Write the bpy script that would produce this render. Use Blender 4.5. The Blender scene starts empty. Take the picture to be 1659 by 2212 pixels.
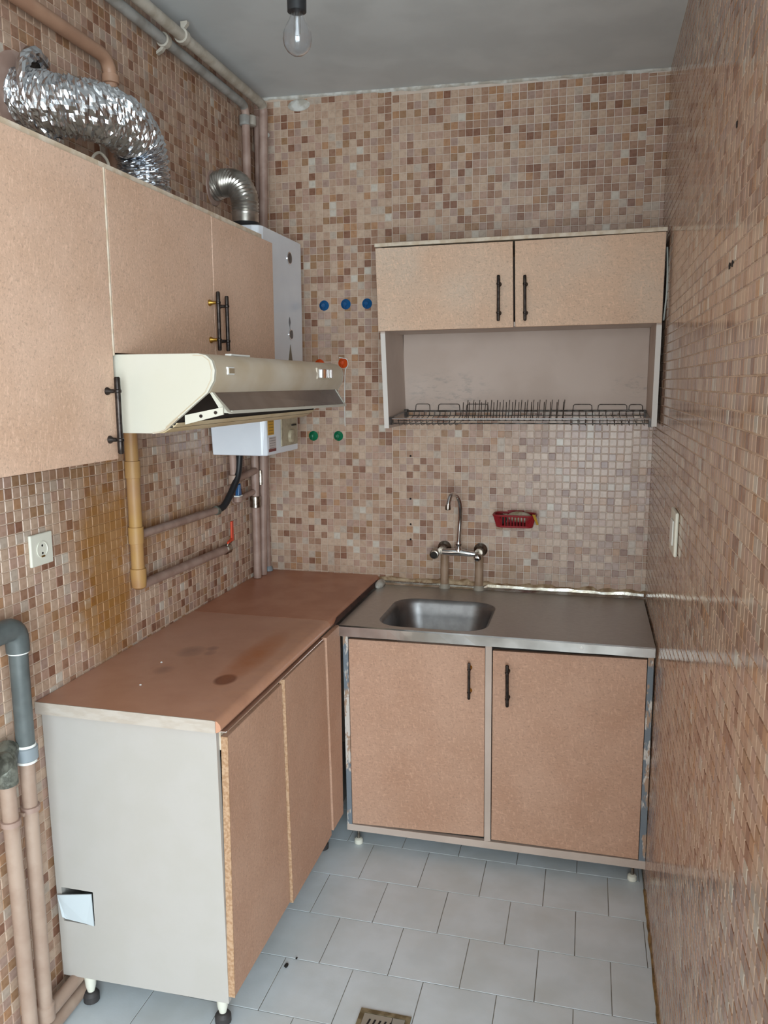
import bpy, bmesh, math, random
from mathutils import Vector, Matrix, noise

random.seed(7)
scene = bpy.context.scene
COL = scene.collection

# ------------------------------------------------------------------ camera
CAM = Vector((1.31288, -3.13436, 1.63827))
cr = Vector((0.96964314, 0.24450179, -0.00332435))
cu = Vector((-0.03524618, 0.15320637, 0.98756545))
cf = Vector((-0.24197084, 0.95746889, -0.15717326))
FPX = 1739.57
cam_data = bpy.data.cameras.new('camera')
cam_data.sensor_fit = 'VERTICAL'
cam_data.sensor_height = 24.0
cam_data.sensor_width = 18.0
cam_data.lens = FPX * 24.0 / 2212.0
cam_data.clip_start = 0.02
cam = bpy.data.objects.new('camera', cam_data)
COL.objects.link(cam)
M = Matrix((cr, cu, -cf)).transposed().to_4x4()
M.translation = CAM
cam.matrix_world = M
scene.camera = cam

# ------------------------------------------------------------------ world, lights, exposure
world = bpy.data.worlds.new('world')
scene.world = world
world.use_nodes = True
bg = world.node_tree.nodes['Background']
bg.inputs[0].default_value = (0.62, 0.72, 0.85, 1)
bg.inputs[1].default_value = 0.6

def area(name, loc, target, sx, sy, power, color):
    d = bpy.data.lights.new(name, 'AREA')
    d.shape = 'RECTANGLE'; d.size = sx; d.size_y = sy
    d.energy = power; d.color = color
    o = bpy.data.objects.new(name, d)
    COL.objects.link(o)
    o.location = loc
    o.rotation_euler = (Vector(target) - Vector(loc)).to_track_quat('-Z', 'Y').to_euler()
    return o

area('window_daylight', (2.15, -4.85, 1.30), (2.0, 0, 1.45), 2.4, 2.2, 150, (0.82, 0.94, 1.0))
area('balcony_daylight', (4.10, -3.7, 1.30), (0, -3.4, 1.4), 2.0, 2.2, 55, (0.82, 0.94, 1.0))  # added fill lamp on the unseen far side, lifts the ambient light

scene.view_settings.view_transform = 'Standard'
scene.view_settings.look = 'None'
scene.view_settings.gamma = 1.0
scene.view_settings.use_curve_mapping = False
scene.view_settings.exposure = 0.27

# ------------------------------------------------------------------ material helpers
def lin(c):
    out = []
    for v in c[:3]:
        v = v / 255.0
        out.append(v / 12.92 if v <= 0.04045 else ((v + 0.055) / 1.055) ** 2.4)
    return (out[0], out[1], out[2], 1.0)

def node(nt, t, **kw):
    n = nt.nodes.new(t)
    for k, v in kw.items():
        if k in ('operation', 'blend_type', 'data_type', 'noise_dimensions', 'wave_type', 'bands_direction', 'feature'):
            setattr(n, k, v)
        else:
            n.inputs[k].default_value = v
    return n

def mth(nt, op, a, b=None, clamp=False):
    n = nt.nodes.new('ShaderNodeMath'); n.operation = op; n.use_clamp = clamp
    for i, v in enumerate((a, b)):
        if v is None: continue
        if isinstance(v, (int, float)): n.inputs[i].default_value = v
        else: nt.links.new(v, n.inputs[i])
    return n.outputs[0]

def mixc(nt, fac, a, b, blend='MIX'):
    n = nt.nodes.new('ShaderNodeMix'); n.data_type = 'RGBA'; n.blend_type = blend
    for i, v in ((0, fac), (6, a), (7, b)):
        if isinstance(v, (int, float)): n.inputs[i].default_value = v
        elif isinstance(v, tuple): n.inputs[i].default_value = v
        else: nt.links.new(v, n.inputs[i])
    return n.outputs[2]

def noise_tex(nt, vec, scale, detail=2.0, rough=0.5):
    n = nt.nodes.new('ShaderNodeTexNoise')
    n.inputs['Scale'].default_value = scale
    n.inputs['Detail'].default_value = detail
    n.inputs['Roughness'].default_value = rough
    if vec is not None: nt.links.new(vec, n.inputs['Vector'])
    return n.outputs['Fac']

def ramp(nt, fac, p0, p1):
    n = nt.nodes.new('ShaderNodeMapRange')
    n.inputs['From Min'].default_value = p0
    n.inputs['From Max'].default_value = p1
    nt.links.new(fac, n.inputs['Value'])
    return n.outputs[0]

def scaled(nt, vec, s):
    n = nt.nodes.new('ShaderNodeMapping')
    n.inputs['Scale'].default_value = s
    nt.links.new(vec, n.inputs['Vector'])
    return n.outputs[0]

def blob(nt, sep, centre, radii, axes):
    """soft ellipse of wear around a fixed place on the object (0..1)"""
    tot = None
    for ax, c, r in zip(axes, centre, radii):
        d = mth(nt, 'MULTIPLY', mth(nt, 'SUBTRACT', sep.outputs[ax], c), 1.0 / r)
        d = mth(nt, 'MULTIPLY', d, d)
        tot = d if tot is None else mth(nt, 'ADD', tot, d)
    return mth(nt, 'SUBTRACT', 1.0, tot, clamp=True)

def mat(name, rgb, rough=0.5, metal=0.0, rgb2=None, nscale=60, nlo=0.4, nhi=0.6, detail=3,
        bump=0.0, bscale=200, stretch=None, extra=None, spec=None, ior=None, trans=None, blotch=None):
    m = bpy.data.materials.new(name); m.use_nodes = True
    nt = m.node_tree
    b = nt.nodes['Principled BSDF']
    b.inputs['Roughness'].default_value = rough
    b.inputs['Metallic'].default_value = metal
    if spec is not None: b.inputs['Specular IOR Level'].default_value = spec
    if ior is not None: b.inputs['IOR'].default_value = ior
    if trans is not None: b.inputs['Transmission Weight'].default_value = trans
    tc = nt.nodes.new('ShaderNodeTexCoord')
    vec = tc.outputs['Object']
    if stretch: vec = scaled(nt, vec, stretch)
    c = lin(rgb)
    if rgb2 is not None:
        f = ramp(nt, noise_tex(nt, vec, nscale, detail), nlo, nhi)
        c = mixc(nt, f, c, lin(rgb2))
    if blotch:
        f = ramp(nt, noise_tex(nt, tc.outputs['Object'], blotch[1], 3), 0.42, 0.75)
        c = mixc(nt, mth(nt, 'MULTIPLY', f, blotch[2]), c, lin(blotch[0]))
    if extra: c = extra(nt, tc, c)
    if isinstance(c, tuple): b.inputs['Base Color'].default_value = c
    else: nt.links.new(c, b.inputs['Base Color'])
    if bump > 0:
        bn = nt.nodes.new('ShaderNodeBump')
        bn.inputs['Strength'].default_value = bump
        bn.inputs['Distance'].default_value = 0.002
        nt.links.new(noise_tex(nt, vec, bscale, 3), bn.inputs['Height'])
        nt.links.new(bn.outputs[0], b.inputs['Normal'])
    return m

# ------------------------------------------------------------------ mesh helpers
class MB:
    def __init__(self):
        self.v = []; self.f = []
    def add(self, vs, fs):
        n = len(self.v)
        self.v += [Vector(p) for p in vs]
        self.f += [tuple(i + n for i in f) for f in fs]
        return self
    def box(self, x0, x1, y0, y1, z0, z1):
        vs = [(x, y, z) for z in (z0, z1) for y in (y0, y1) for x in (x0, x1)]
        return self.add(vs, [(0, 2, 3, 1), (4, 5, 7, 6), (0, 1, 5, 4), (2, 6, 7, 3), (0, 4, 6, 2), (1, 3, 7, 5)])
    def prism(self, pts, d):
        """closed polygon pts (3-D, planar) extruded by vector d"""
        n = len(pts); d = Vector(d)
        vs = [Vector(p) for p in pts] + [Vector(p) + d for p in pts]
        fs = [tuple(range(n - 1, -1, -1)), tuple(range(n, 2 * n))]
        fs += [(i, (i + 1) % n, n + (i + 1) % n, n + i) for i in range(n)]
        return self.add(vs, fs)
    def tube(self, path, r, seg=14, caps=True, rfun=None):
        pts = [Vector(p) for p in path]
        n = len(pts)
        tang = []
        for i in range(n):
            a = pts[max(0, i - 1)]; b = pts[min(n - 1, i + 1)]
            tang.append((b - a).normalized())
        ref = Vector((0, 0, 1)) if abs(tang[0].z) < 0.9 else Vector((1, 0, 0))
        u = tang[0].cross(ref).normalized()
        vs = []
        for i in range(n):
            t = tang[i]
            u = (u - t * u.dot(t)).normalized()
            w = t.cross(u)
            rr = r[i] if isinstance(r, (list, tuple)) else r
            for k in range(seg):
                a = 2 * math.pi * k / seg
                q = rr
                if rfun: q = rfun(i, k, rr)
                vs.append(pts[i] + (u * math.cos(a) + w * math.sin(a)) * q)
        fs = []
        for i in range(n - 1):
            for k in range(seg):
                k2 = (k + 1) % seg
                fs.append((i * seg + k, i * seg + k2, (i + 1) * seg + k2, (i + 1) * seg + k))
        if caps:
            fs.append(tuple(range(seg - 1, -1, -1)))
            fs.append(tuple((n - 1) * seg + k for k in range(seg)))
        return self.add(vs, fs)
    def cyl(self, a, b, r, seg=16, r2=None):
        return self.tube([a, b], [r, r if r2 is None else r2], seg)
    def lathe(self, origin, axis, prof, seg=24, caps=True):
        """prof: (distance along axis, radius)"""
        o = Vector(origin); ax = Vector(axis).normalized()
        return self.tube_ring([(o + ax * d, max(r, 1e-5)) for d, r in prof], ax, seg, caps)
    def tube_ring(self, rings, ax, seg, caps=True):
        ref = Vector((0, 0, 1)) if abs(ax.z) < 0.9 else Vector((1, 0, 0))
        u = ax.cross(ref).normalized(); w = ax.cross(u)
        vs = []; n = len(rings)
        for c, r in rings:
            for k in range(seg):
                a = 2 * math.pi * k / seg
                vs.append(c + (u * math.cos(a) + w * math.sin(a)) * r)
        fs = []
        for i in range(n - 1):
            for k in range(seg):
                k2 = (k + 1) % seg
                fs.append((i * seg + k, i * seg + k2, (i + 1) * seg + k2, (i + 1) * seg + k))
        if caps:
            fs.append(tuple(range(seg - 1, -1, -1)))
            fs.append(tuple((n - 1) * seg + k for k in range(seg)))
        return self.add(vs, fs)
    def ball(self, c, r, seg=12, rings=8, sc=(1, 1, 1), rough=0.0, seed=0):
        vs = []; fs = []
        for i in range(rings + 1):
            th = math.pi * i / rings
            for k in range(seg):
                a = 2 * math.pi * k / seg
                d = Vector((math.sin(th) * math.cos(a) * sc[0], math.sin(th) * math.sin(a) * sc[1], math.cos(th) * sc[2]))
                q = r
                if rough:
                    q = r * (1 + rough * noise.noise(d * 2.3 + Vector((seed, seed * 1.7, 0))))
                vs.append(Vector(c) + d * q)
        for i in range(rings):
            for k in range(seg):
                k2 = (k + 1) % seg
                fs.append((i * seg + k, (i + 1) * seg + k, (i + 1) * seg + k2, i * seg + k2))
        return self.add(vs, fs)
    def build(self, name, m, parent=None, bevel=0.0, smooth=False, seg=2, sharp=35):
        org = Vector((0, 0, 0))
        p = parent
        while p is not None:
            org += p.location; p = p.parent
        me = bpy.data.meshes.new(name)
        bm = bmesh.new()
        bv = [bm.verts.new(v - org) for v in self.v]
        for f in self.f:
            try: bm.faces.new([bv[i] for i in f])
            except ValueError: pass
        bmesh.ops.remove_doubles(bm, verts=bm.verts, dist=1e-6)
        bmesh.ops.recalc_face_normals(bm, faces=bm.faces)
        if bevel > 0:
            es = [e for e in bm.edges if len(e.link_faces) == 2 and e.calc_face_angle(0) > math.radians(25)]
            bmesh.ops.bevel(bm, geom=es, offset=bevel, segments=seg, affect='EDGES', profile=0.5, clamp_overlap=True)
        bm.normal_update()
        if smooth:
            for f in bm.faces: f.smooth = True
            for e in bm.edges:
                if len(e.link_faces) == 2 and e.calc_face_angle(0) > math.radians(sharp): e.smooth = False
        bm.to_mesh(me); bm.free()
        me.materials.append(m)
        o = bpy.data.objects.new(name, me)
        COL.objects.link(o)
        if parent is not None: o.parent = parent
        return o

def thing(name, label, cat, loc, group=None):
    o = bpy.data.objects.new(name, None)
    o.empty_display_size = 0.05
    COL.objects.link(o)
    o.location = loc
    o['label'] = label; o['category'] = cat
    if group: o['group'] = group
    return o

def tag(o, label, cat, group=None):
    o['label'] = label; o['category'] = cat
    if group: o['group'] = group
    return o

def lab(o, label):
    o['label'] = label
    return o

def smooth_path(pts, n=8):
    P = [Vector(p) for p in pts]
    P = [P[0] * 2 - P[1]] + P + [P[-1] * 2 - P[-2]]
    out = []
    for i in range(1, len(P) - 2):
        for k in range(n):
            t = k / n
            a, b, c, d = P[i - 1], P[i], P[i + 1], P[i + 2]
            out.append(0.5 * ((2 * b) + (c - a) * t + (2 * a - 5 * b + 4 * c - d) * t * t + (3 * b - a - 3 * c + d) * t ** 3))
    out.append(P[-2])
    return out

def bend(p0, corner, p1, r, n=6):
    """straight run p0 -> corner -> p1 with a rounded elbow"""
    p0, c, p1 = Vector(p0), Vector(corner), Vector(p1)
    a = c + (p0 - c).normalized() * r; b = c + (p1 - c).normalized() * r
    pts = [p0]
    for i in range(n + 1):
        t = i / n
        pts.append(a * (1 - t) ** 2 + c * 2 * t * (1 - t) + b * t * t)
    pts.append(p1)
    return pts

# ------------------------------------------------------------------ dimensions
W = 1.547          # room width (left wall x=0, right wall x=W)
H0, H1 = 2.741, 2.713
YR = -2.45         # right wall ends here (opening to the next room)
YB = -5.0          # rear wall behind the camera

# ------------------------------------------------------------------ materials
def grease(nt, tc, c):  # grease marks, plus the shade painted high on the left wall
    geo = nt.nodes.new('ShaderNodeNewGeometry')
    sep = nt.nodes.new('ShaderNodeSeparateXYZ')
    nt.links.new(geo.outputs['Position'], sep.inputs[0])
    onleft = mth(nt, 'LESS_THAN', sep.outputs[0], 0.012)
    n1 = noise_tex(nt, geo.outputs['Position'], 7, 5, 0.65)
    a = blob(nt, sep, (-1.150, 1.10), (0.16, 0.36), (1, 2))
    b = blob(nt, sep, (-1.10, 1.35), (0.34, 0.36), (1, 2))
    d = blob(nt, sep, (-0.80, 1.20), (0.45, 0.10), (1, 2))
    d2 = blob(nt, sep, (-1.25, 1.0), (0.26, 0.09), (1, 2))
    f = mth(nt, 'ADD', mth(nt, 'MULTIPLY', a, 1.15), mth(nt, 'MULTIPLY', b, 0.40))
    f = mth(nt, 'ADD', f, mth(nt, 'MULTIPLY', d, 0.45))
    f = mth(nt, 'ADD', f, mth(nt, 'MULTIPLY', d2, 0.5))
    f = mth(nt, 'MULTIPLY', f, ramp(nt, n1, 0.30, 0.60), clamp=True)
    f = mth(nt, 'MULTIPLY', f, onleft)
    f = mth(nt, 'MINIMUM', f, 0.76)
    film = mth(nt, 'MULTIPLY', ramp(nt, sep.outputs[2], 1.95, 2.45), mth(nt, 'MULTIPLY', onleft, ramp(nt, n1, 0.15, 0.6)))  # shade high on the left wall, painted into tile and grout colour
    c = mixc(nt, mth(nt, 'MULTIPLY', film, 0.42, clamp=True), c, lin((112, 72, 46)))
    c = mixc(nt, f, c, lin((158, 108, 42)))
    onback = mth(nt, 'GREATER_THAN', sep.outputs[1], -0.012)
    low = mth(nt, 'MULTIPLY', blob(nt, sep, (0.95, 0.85), (0.52, 0.13), (0, 2)), mth(nt, 'MULTIPLY', onback, ramp(nt, n1, 0.25, 0.6)))
    c = mixc(nt, mth(nt, 'MULTIPLY', low, 0.5), c, lin((132, 102, 70)))
    return c

PALETTE = [  # albedo, weight
    ((194, 166, 145), 22), ((188, 157, 136), 22), ((200, 173, 152), 11), ((184, 151, 134), 12),
    ((172, 137, 115), 12), ((158, 121, 100), 11), ((140, 100, 81), 6), ((180, 138, 106), 5),
    ((190, 172, 157), 6), ((174, 146, 133), 9), ((162, 126, 97), 5), ((206, 195, 182), 2)]
TILE_M = []
TILE_G = []   # copies of the same tiles for the right wall, glossier and slightly darker
for i, (c, w) in enumerate(PALETTE):
    c2 = tuple(max(0, v - 14) for v in c)
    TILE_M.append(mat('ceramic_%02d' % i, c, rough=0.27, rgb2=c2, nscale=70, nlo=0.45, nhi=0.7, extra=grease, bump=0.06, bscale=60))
    TILE_G.append(mat('glossy_ceramic_%02d' % i, tuple(int(v * .96) for v in c), rough=0.13, rgb2=c2, nscale=70, nlo=0.45, nhi=0.7, bump=0.04, bscale=40, ior=1.6))
TW = [w for c, w in PALETTE]
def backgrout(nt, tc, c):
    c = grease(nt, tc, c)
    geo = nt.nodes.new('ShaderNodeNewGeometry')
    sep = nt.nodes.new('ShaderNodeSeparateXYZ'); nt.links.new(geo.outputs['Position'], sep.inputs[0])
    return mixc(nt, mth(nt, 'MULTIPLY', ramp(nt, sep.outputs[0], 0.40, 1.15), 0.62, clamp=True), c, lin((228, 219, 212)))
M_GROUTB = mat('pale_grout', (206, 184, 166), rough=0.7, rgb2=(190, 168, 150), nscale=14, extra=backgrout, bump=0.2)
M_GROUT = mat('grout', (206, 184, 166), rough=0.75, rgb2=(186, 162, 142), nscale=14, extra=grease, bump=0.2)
M_CEIL = mat('ceiling_paint', (216, 220, 221), rough=0.85, rgb2=(207, 211, 212), nscale=5, bump=0.12, bscale=60)
M_PLAST = mat('wall_paint', (232, 232, 230), rough=0.85, rgb2=(224, 224, 222), nscale=4, bump=0.1, bscale=80)
M_CAULK = mat('caulk', (214, 212, 206), rough=0.8, rgb2=(180, 172, 160), nscale=30, bump=0.4, bscale=90)
M_FLOORT = mat('floor_ceramic', (216, 224, 230), rough=0.40, rgb2=(208, 216, 221), nscale=9, bump=0.08, bscale=150, blotch=((190, 188, 178), 6, 0.3))
M_FLOORG = mat('floor_grout', (112, 104, 94), rough=0.9, rgb2=(150, 142, 130), nscale=12)

def mdf(name, c1, c2, blot):
    def fleck(nt, tc, rot, sc, lo, hi):
        m1 = nt.nodes.new('ShaderNodeMapping'); m1.inputs['Rotation'].default_value = rot
        nt.links.new(tc.outputs['Object'], m1.inputs['Vector'])
        return ramp(nt, noise_tex(nt, scaled(nt, m1.outputs[0], (1, 1, 0.22)), sc, 2, 0.6), lo, hi)
    def ex(nt, tc, c):
        dk = lin(tuple(int(v * 0.74) for v in c1)); lt = lin(tuple(min(255, int(v * 1.12)) for v in c1))
        for rot, sc, lo, hi, f, t in (((.7, .7, 0), 210, .57, .68, .40, dk), ((-.9, -.9, 0), 190, .58, .68, .36, dk),
                                      ((.2, .2, 0), 170, .56, .68, .40, lt), ((-1.4, -1.4, 0), 200, .57, .68, .40, lt)):
            c = mixc(nt, mth(nt, 'MULTIPLY', fleck(nt, tc, rot, sc, lo, hi), f, clamp=True), c, t)
        return c
    return mat(name, c1, rough=0.62, rgb2=c2, nscale=5, nlo=0.35, nhi=0.7, extra=ex, bump=0.18, bscale=160, blotch=blot)
M_MDF_UP = mdf('chipboard_pale', (210, 176, 154), (201, 165, 141), ((184, 146, 118), 7, 0.3))
M_MDF_DISH = mdf('chipboard_dusty', (212, 178, 152), (203, 168, 142), ((200, 186, 170), 4, 0.6))
M_MDF_LO = mdf('chipboard_warm', (196, 156, 132), (187, 146, 121), ((174, 126, 98), 6, 0.35))
M_EDGE = mat('chipboard_edge', (190, 156, 126), rough=0.8, rgb2=(166, 128, 96), nscale=140, bump=0.4, bscale=220)
M_EDGEW = mat('pale_edge_band', (214, 200, 182), rough=0.6, rgb2=(196, 176, 152), nscale=40)
M_MEL = mat('white_melamine', (186, 181, 176), rough=0.5, rgb2=(184, 179, 173), nscale=12)
M_EDGEP = mat('white_edge_band', (214, 206, 200), rough=0.5)
M_MELP = mat('pinkish_melamine', (200, 182, 170), rough=0.55, rgb2=(190, 172, 160), nscale=6)
def dusty(nt, tc, c):
    sep = nt.nodes.new('ShaderNodeSeparateXYZ'); nt.links.new(tc.outputs['Object'], sep.inputs[0])
    n = ramp(nt, noise_tex(nt, scaled(nt, tc.outputs['Object'], (1, 1, 2.5)), 22, 4, 0.7), 0.50, 0.66)
    a = blob(nt, sep, (-0.28, 0.13), (0.20, 0.09), (0, 2))
    b = blob(nt, sep, (0.42, 0.15), (0.10, 0.05), (0, 2))
    f = mth(nt, 'MULTIPLY', mth(nt, 'ADD', a, b, clamp=True), mth(nt, 'MULTIPLY', n, 0.55))
    return mixc(nt, f, c, lin((132, 128, 124)))
M_DISHBACK = mat('dusty_backboard', (196, 177, 166), rough=0.6, rgb2=(188, 168, 156), nscale=5, extra=dusty)
def chipped(nt, tc, c):
    n = ramp(nt, noise_tex(nt, scaled(nt, tc.outputs['Object'], (1, 1, 0.45)), 36, 4, 0.7), 0.50, 0.54)
    c = mixc(nt, n, c, lin((172, 142, 120)))
    n2 = ramp(nt, noise_tex(nt, scaled(nt, tc.outputs['Object'], (1, 1, 0.3)), 21, 4, 0.7), 0.49, 0.53)
    return mixc(nt, n2, c, lin((118, 126, 134)))
M_CHIP = mat('chipped_edge', (208, 200, 192), rough=0.75, extra=chipped, bump=0.8, bscale=60)
def worktop_col(nt, tc, c):
    sep = nt.nodes.new('ShaderNodeSeparateXYZ'); nt.links.new(tc.outputs['Object'], sep.inputs[0])
    # burn ring, grime patches, worn front strip
    n = noise_tex(nt, tc.outputs['Object'], 24, 4, 0.65)
    w = blob(nt, sep, (-0.10, -0.30), (0.20, 0.40), (0, 1))
    c = mixc(nt, mth(nt, 'MULTIPLY', w, mth(nt, 'MULTIPLY', ramp(nt, n, 0.25, 0.6), 0.55)), c, lin((206, 162, 140)))
    edge = mth(nt, 'MULTIPLY', ramp(nt, sep.outputs[0], 0.08, 0.22), ramp(nt, n, 0.3, 0.6))
    c = mixc(nt, mth(nt, 'MULTIPLY', edge, 0.45), c, lin((212, 156, 122)))
    a = blob(nt, sep, (0.148, -0.498), (0.032, 0.045), (0, 1))
    c = mixc(nt, mth(nt, 'MINIMUM', mth(nt, 'MULTIPLY', a, 1.6), 0.80), c, lin((92, 36, 8)))
    a2 = blob(nt, sep, (0.150, -0.30), (0.055, 0.26), (0, 1))
    c = mixc(nt, mth(nt, 'MULTIPLY', a2, mth(nt, 'ADD', 0.25, mth(nt, 'MULTIPLY', n, 0.9))), c, lin((176, 100, 46)))
    for cx, cy, r in ((0.20, -1.06, 0.045), (0.26, -1.06, 0.02), (0.20, -1.22, 0.03), (0.25, -1.02, 0.02)):
        a3 = blob(nt, sep, (cx - .25, cy + .75), (r, r * 1.3), (0, 1))
        c = mixc(nt, mth(nt, 'MULTIPLY', a3, mth(nt, 'MULTIPLY', n, 0.75)), c, lin((86, 66, 62)))
    return c
M_TOP = mat('brown_laminate', (200, 150, 126), rough=0.36, rgb2=(188, 137, 112), nscale=9, nlo=0.35, nhi=0.7, extra=worktop_col, bump=0.08)
M_TOP2 = mat('reddish_laminate', (192, 134, 106), rough=0.38, rgb2=(180, 120, 92), nscale=8, bump=0.08)
M_TOPEND = mat('worn_white_edge', (192, 182, 172), rough=0.7, rgb2=(184, 172, 160), nscale=26, bump=0.4, bscale=70, stretch=(1, 1, 3))
M_STEEL = mat('stainless_steel', (200, 198, 196), rough=0.36, metal=0.9, rgb2=(186, 184, 182), nscale=60, stretch=(1, 12, 12), bump=0.05, bscale=150)
M_STEELB = mat('basin_steel', (156, 155, 156), rough=0.42, metal=1.0, rgb2=(146, 145, 146), nscale=30)
M_CHROME = mat('chrome', (222, 222, 224), rough=0.08, metal=1.0)
M_DULLCH = mat('dull_chrome', (168, 160, 150), rough=0.28, metal=1.0, rgb2=(120, 110, 100), nscale=60)
M_WIRE = mat('rack_wire', (132, 130, 128), rough=0.32, metal=1.0, rgb2=(92, 88, 84), nscale=50)
M_IRON = mat('dark_bronze', (70, 62, 58), rough=0.38, metal=0.75, rgb2=(48, 42, 40), nscale=60)
M_BRASS = mat('brass', (176, 140, 70), rough=0.3, metal=1.0)
M_FOIL = mat('aluminium_foil', (206, 209, 214), rough=0.24, metal=1.0, bump=0.35, bscale=110)
M_ALU = mat('flue_aluminium', (196, 192, 186), rough=0.32, metal=0.9, rgb2=(166, 160, 152), nscale=24)
M_ENAM = mat('white_enamel', (240, 245, 252), rough=0.22, rgb2=(234, 239, 247), nscale=6)
M_HOODW = mat('hood_white', (198, 194, 182), rough=0.35, rgb2=(196, 192, 178), nscale=5)
M_HOODC = mat('hood_greasy_cream', (208, 198, 182), rough=0.38, rgb2=(196, 182, 160), nscale=7, blotch=((176, 150, 112), 5, 0.4))
M_HOODY = mat('hood_yellowed', (206, 188, 154), rough=0.5, rgb2=(196, 174, 136), nscale=9)
M_VISOR = mat('smoked_visor', (98, 84, 78), rough=0.24, rgb2=(88, 74, 66), nscale=8)
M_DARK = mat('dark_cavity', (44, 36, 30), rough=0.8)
M_BLACK = mat('black_plastic', (30, 31, 34), rough=0.42)
M_GASP = mat('tan_pipe_paint', (186, 146, 88), rough=0.5, rgb2=(176, 134, 92), nscale=8, blotch=((150, 100, 40), 5, 0.5), bump=0.15)
M_PIPET = mat('tile_tan_paint', (172, 134, 110), rough=0.5, rgb2=(158, 120, 98), nscale=10, bump=0.15)
M_PIPEB = mat('beige_pipe_paint', (176, 152, 136), rough=0.5, rgb2=(164, 138, 122), nscale=14, bump=0.15)
M_PIPEK = mat('pinkish_pipe_paint', (172, 146, 134), rough=0.5, rgb2=(154, 126, 114), nscale=16, bump=0.15)
M_PIPEW = mat('old_white_pipe_paint', (186, 178, 166), rough=0.55, rgb2=(164, 154, 140), nscale=20, bump=0.2)
M_PIPEG = mat('grey_pvc', (96, 102, 102), rough=0.42, rgb2=(84, 90, 90), nscale=18)
M_PIPEG2 = mat('light_grey_pvc', (138, 146, 152), rough=0.42)
M_PTFE = mat('white_sealant_ring', (236, 236, 232), rough=0.6)
M_RUST = mat('tarnished_iron', (84, 84, 76), rough=0.5, metal=0.4, rgb2=(130, 132, 122), nscale=46, bump=0.4)
M_PLASTW = mat('cream_plastic', (228, 226, 212), rough=0.35)
M_BLUE = mat('blue_plastic', (12, 84, 138), rough=0.25)
M_ORANGE = mat('orange_plastic', (206, 74, 22), rough=0.25)
M_GREEN = mat('green_plastic', (12, 112, 76), rough=0.25)
M_RED = mat('red_plastic', (148, 32, 40), rough=0.4)
M_REDV = mat('red_valve_paint', (206, 62, 24), rough=0.4)
M_SPONGE = mat('sponge', (196, 188, 170), rough=0.9, rgb2=(160, 148, 118), nscale=40, bump=0.8, bscale=140)
M_SCRUB = mat('dark_scrubber', (60, 50, 48), rough=0.9, bump=0.8)
M_YELLOW = mat('yellow_rag', (176, 134, 40), rough=0.8)
M_GLASS = mat('bulb_glass', (250, 252, 255), rough=0.10, trans=1.0, ior=1.45)
M_PAPER = mat('white_card', (204, 213, 218), rough=0.6)
M_BIT = mat('dark_crumb', (28, 24, 22), rough=0.8)
M_RUBBER = mat('dark_foot_rubber', (58, 54, 54), rough=0.6)
M_WHITEP = mat('white_plastic', (232, 232, 228), rough=0.4)
M_CABLE = mat('pale_cable', (176, 182, 178), rough=0.4)
M_HOLE = mat('drill_hole_dark', (30, 24, 22), rough=0.9)

def sticker_mat(name, base, line, n, band=None):
    def ex(nt, tc, c):
        sep = nt.nodes.new('ShaderNodeSeparateXYZ'); nt.links.new(tc.outputs['Generated'], sep.inputs[0])
        fr = mth(nt, 'FRACT', mth(nt, 'MULTIPLY', sep.outputs[2], n))
        isl = mth(nt, 'LESS_THAN', mth(nt, 'ABSOLUTE', mth(nt, 'SUBTRACT', fr, 0.5)), 0.17)
        nn = nt.nodes.new('ShaderNodeTexNoise'); nn.inputs['Scale'].default_value = 13
        mp = scaled(nt, tc.outputs['Generated'], (1, 1.6, 2.2)); nt.links.new(mp, nn.inputs['Vector'])
        f = mth(nt, 'MULTIPLY', isl, ramp(nt, nn.outputs['Fac'], 0.40, 0.52))
        ins = mth(nt, 'LESS_THAN', mth(nt, 'ABSOLUTE', mth(nt, 'SUBTRACT', sep.outputs[1], 0.5)), 0.4)
        c = mixc(nt, mth(nt, 'MULTIPLY', mth(nt, 'MULTIPLY', f, ins), 0.8), c, lin(line))
        if band:
            fb = mth(nt, 'LESS_THAN', sep.outputs[2], 0.2)
            c = mixc(nt, fb, c, lin(band))
        return c
    return mat(name, base, rough=0.45, extra=ex)
M_STY = sticker_mat('yellow_sticker', (214, 160, 24), (92, 62, 20), 5)
M_STW = sticker_mat('printed_label', (206, 196, 194), (92, 84, 88), 6, (116, 34, 34))
def knobplate(nt, tc, c):
    n = ramp(nt, noise_tex(nt, tc.outputs['Object'], 34, 4, 0.7), 0.45, 0.7)
    return mixc(nt, mth(nt, 'MULTIPLY', n, 0.6), c, lin((120, 104, 84)))
M_CTRL = mat('stained_control_panel', (186, 174, 148), rough=0.5, extra=knobplate)

# ------------------------------------------------------------------ structure: room shell
def struct(o):
    o['kind'] = 'structure'; return o

floor = struct(MB().box(0, 4.2, YB, 0, -0.12, -0.002).build('floor', M_FLOORG))
ce = MB()
ce.add([(-.1, YB, H0), (4.2, YB, H1), (4.2, 0, H1), (-.1, 0, H0), (-.1, YB, H0 + .1), (4.2, YB, H1 + .1), (4.2, 0, H1 + .1), (-.1, 0, H0 + .1)],
       [(0, 1, 2, 3), (4, 7, 6, 5), (0, 4, 5, 1), (1, 5, 6, 2), (2, 6, 7, 3), (3, 7, 4, 0)])
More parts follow.
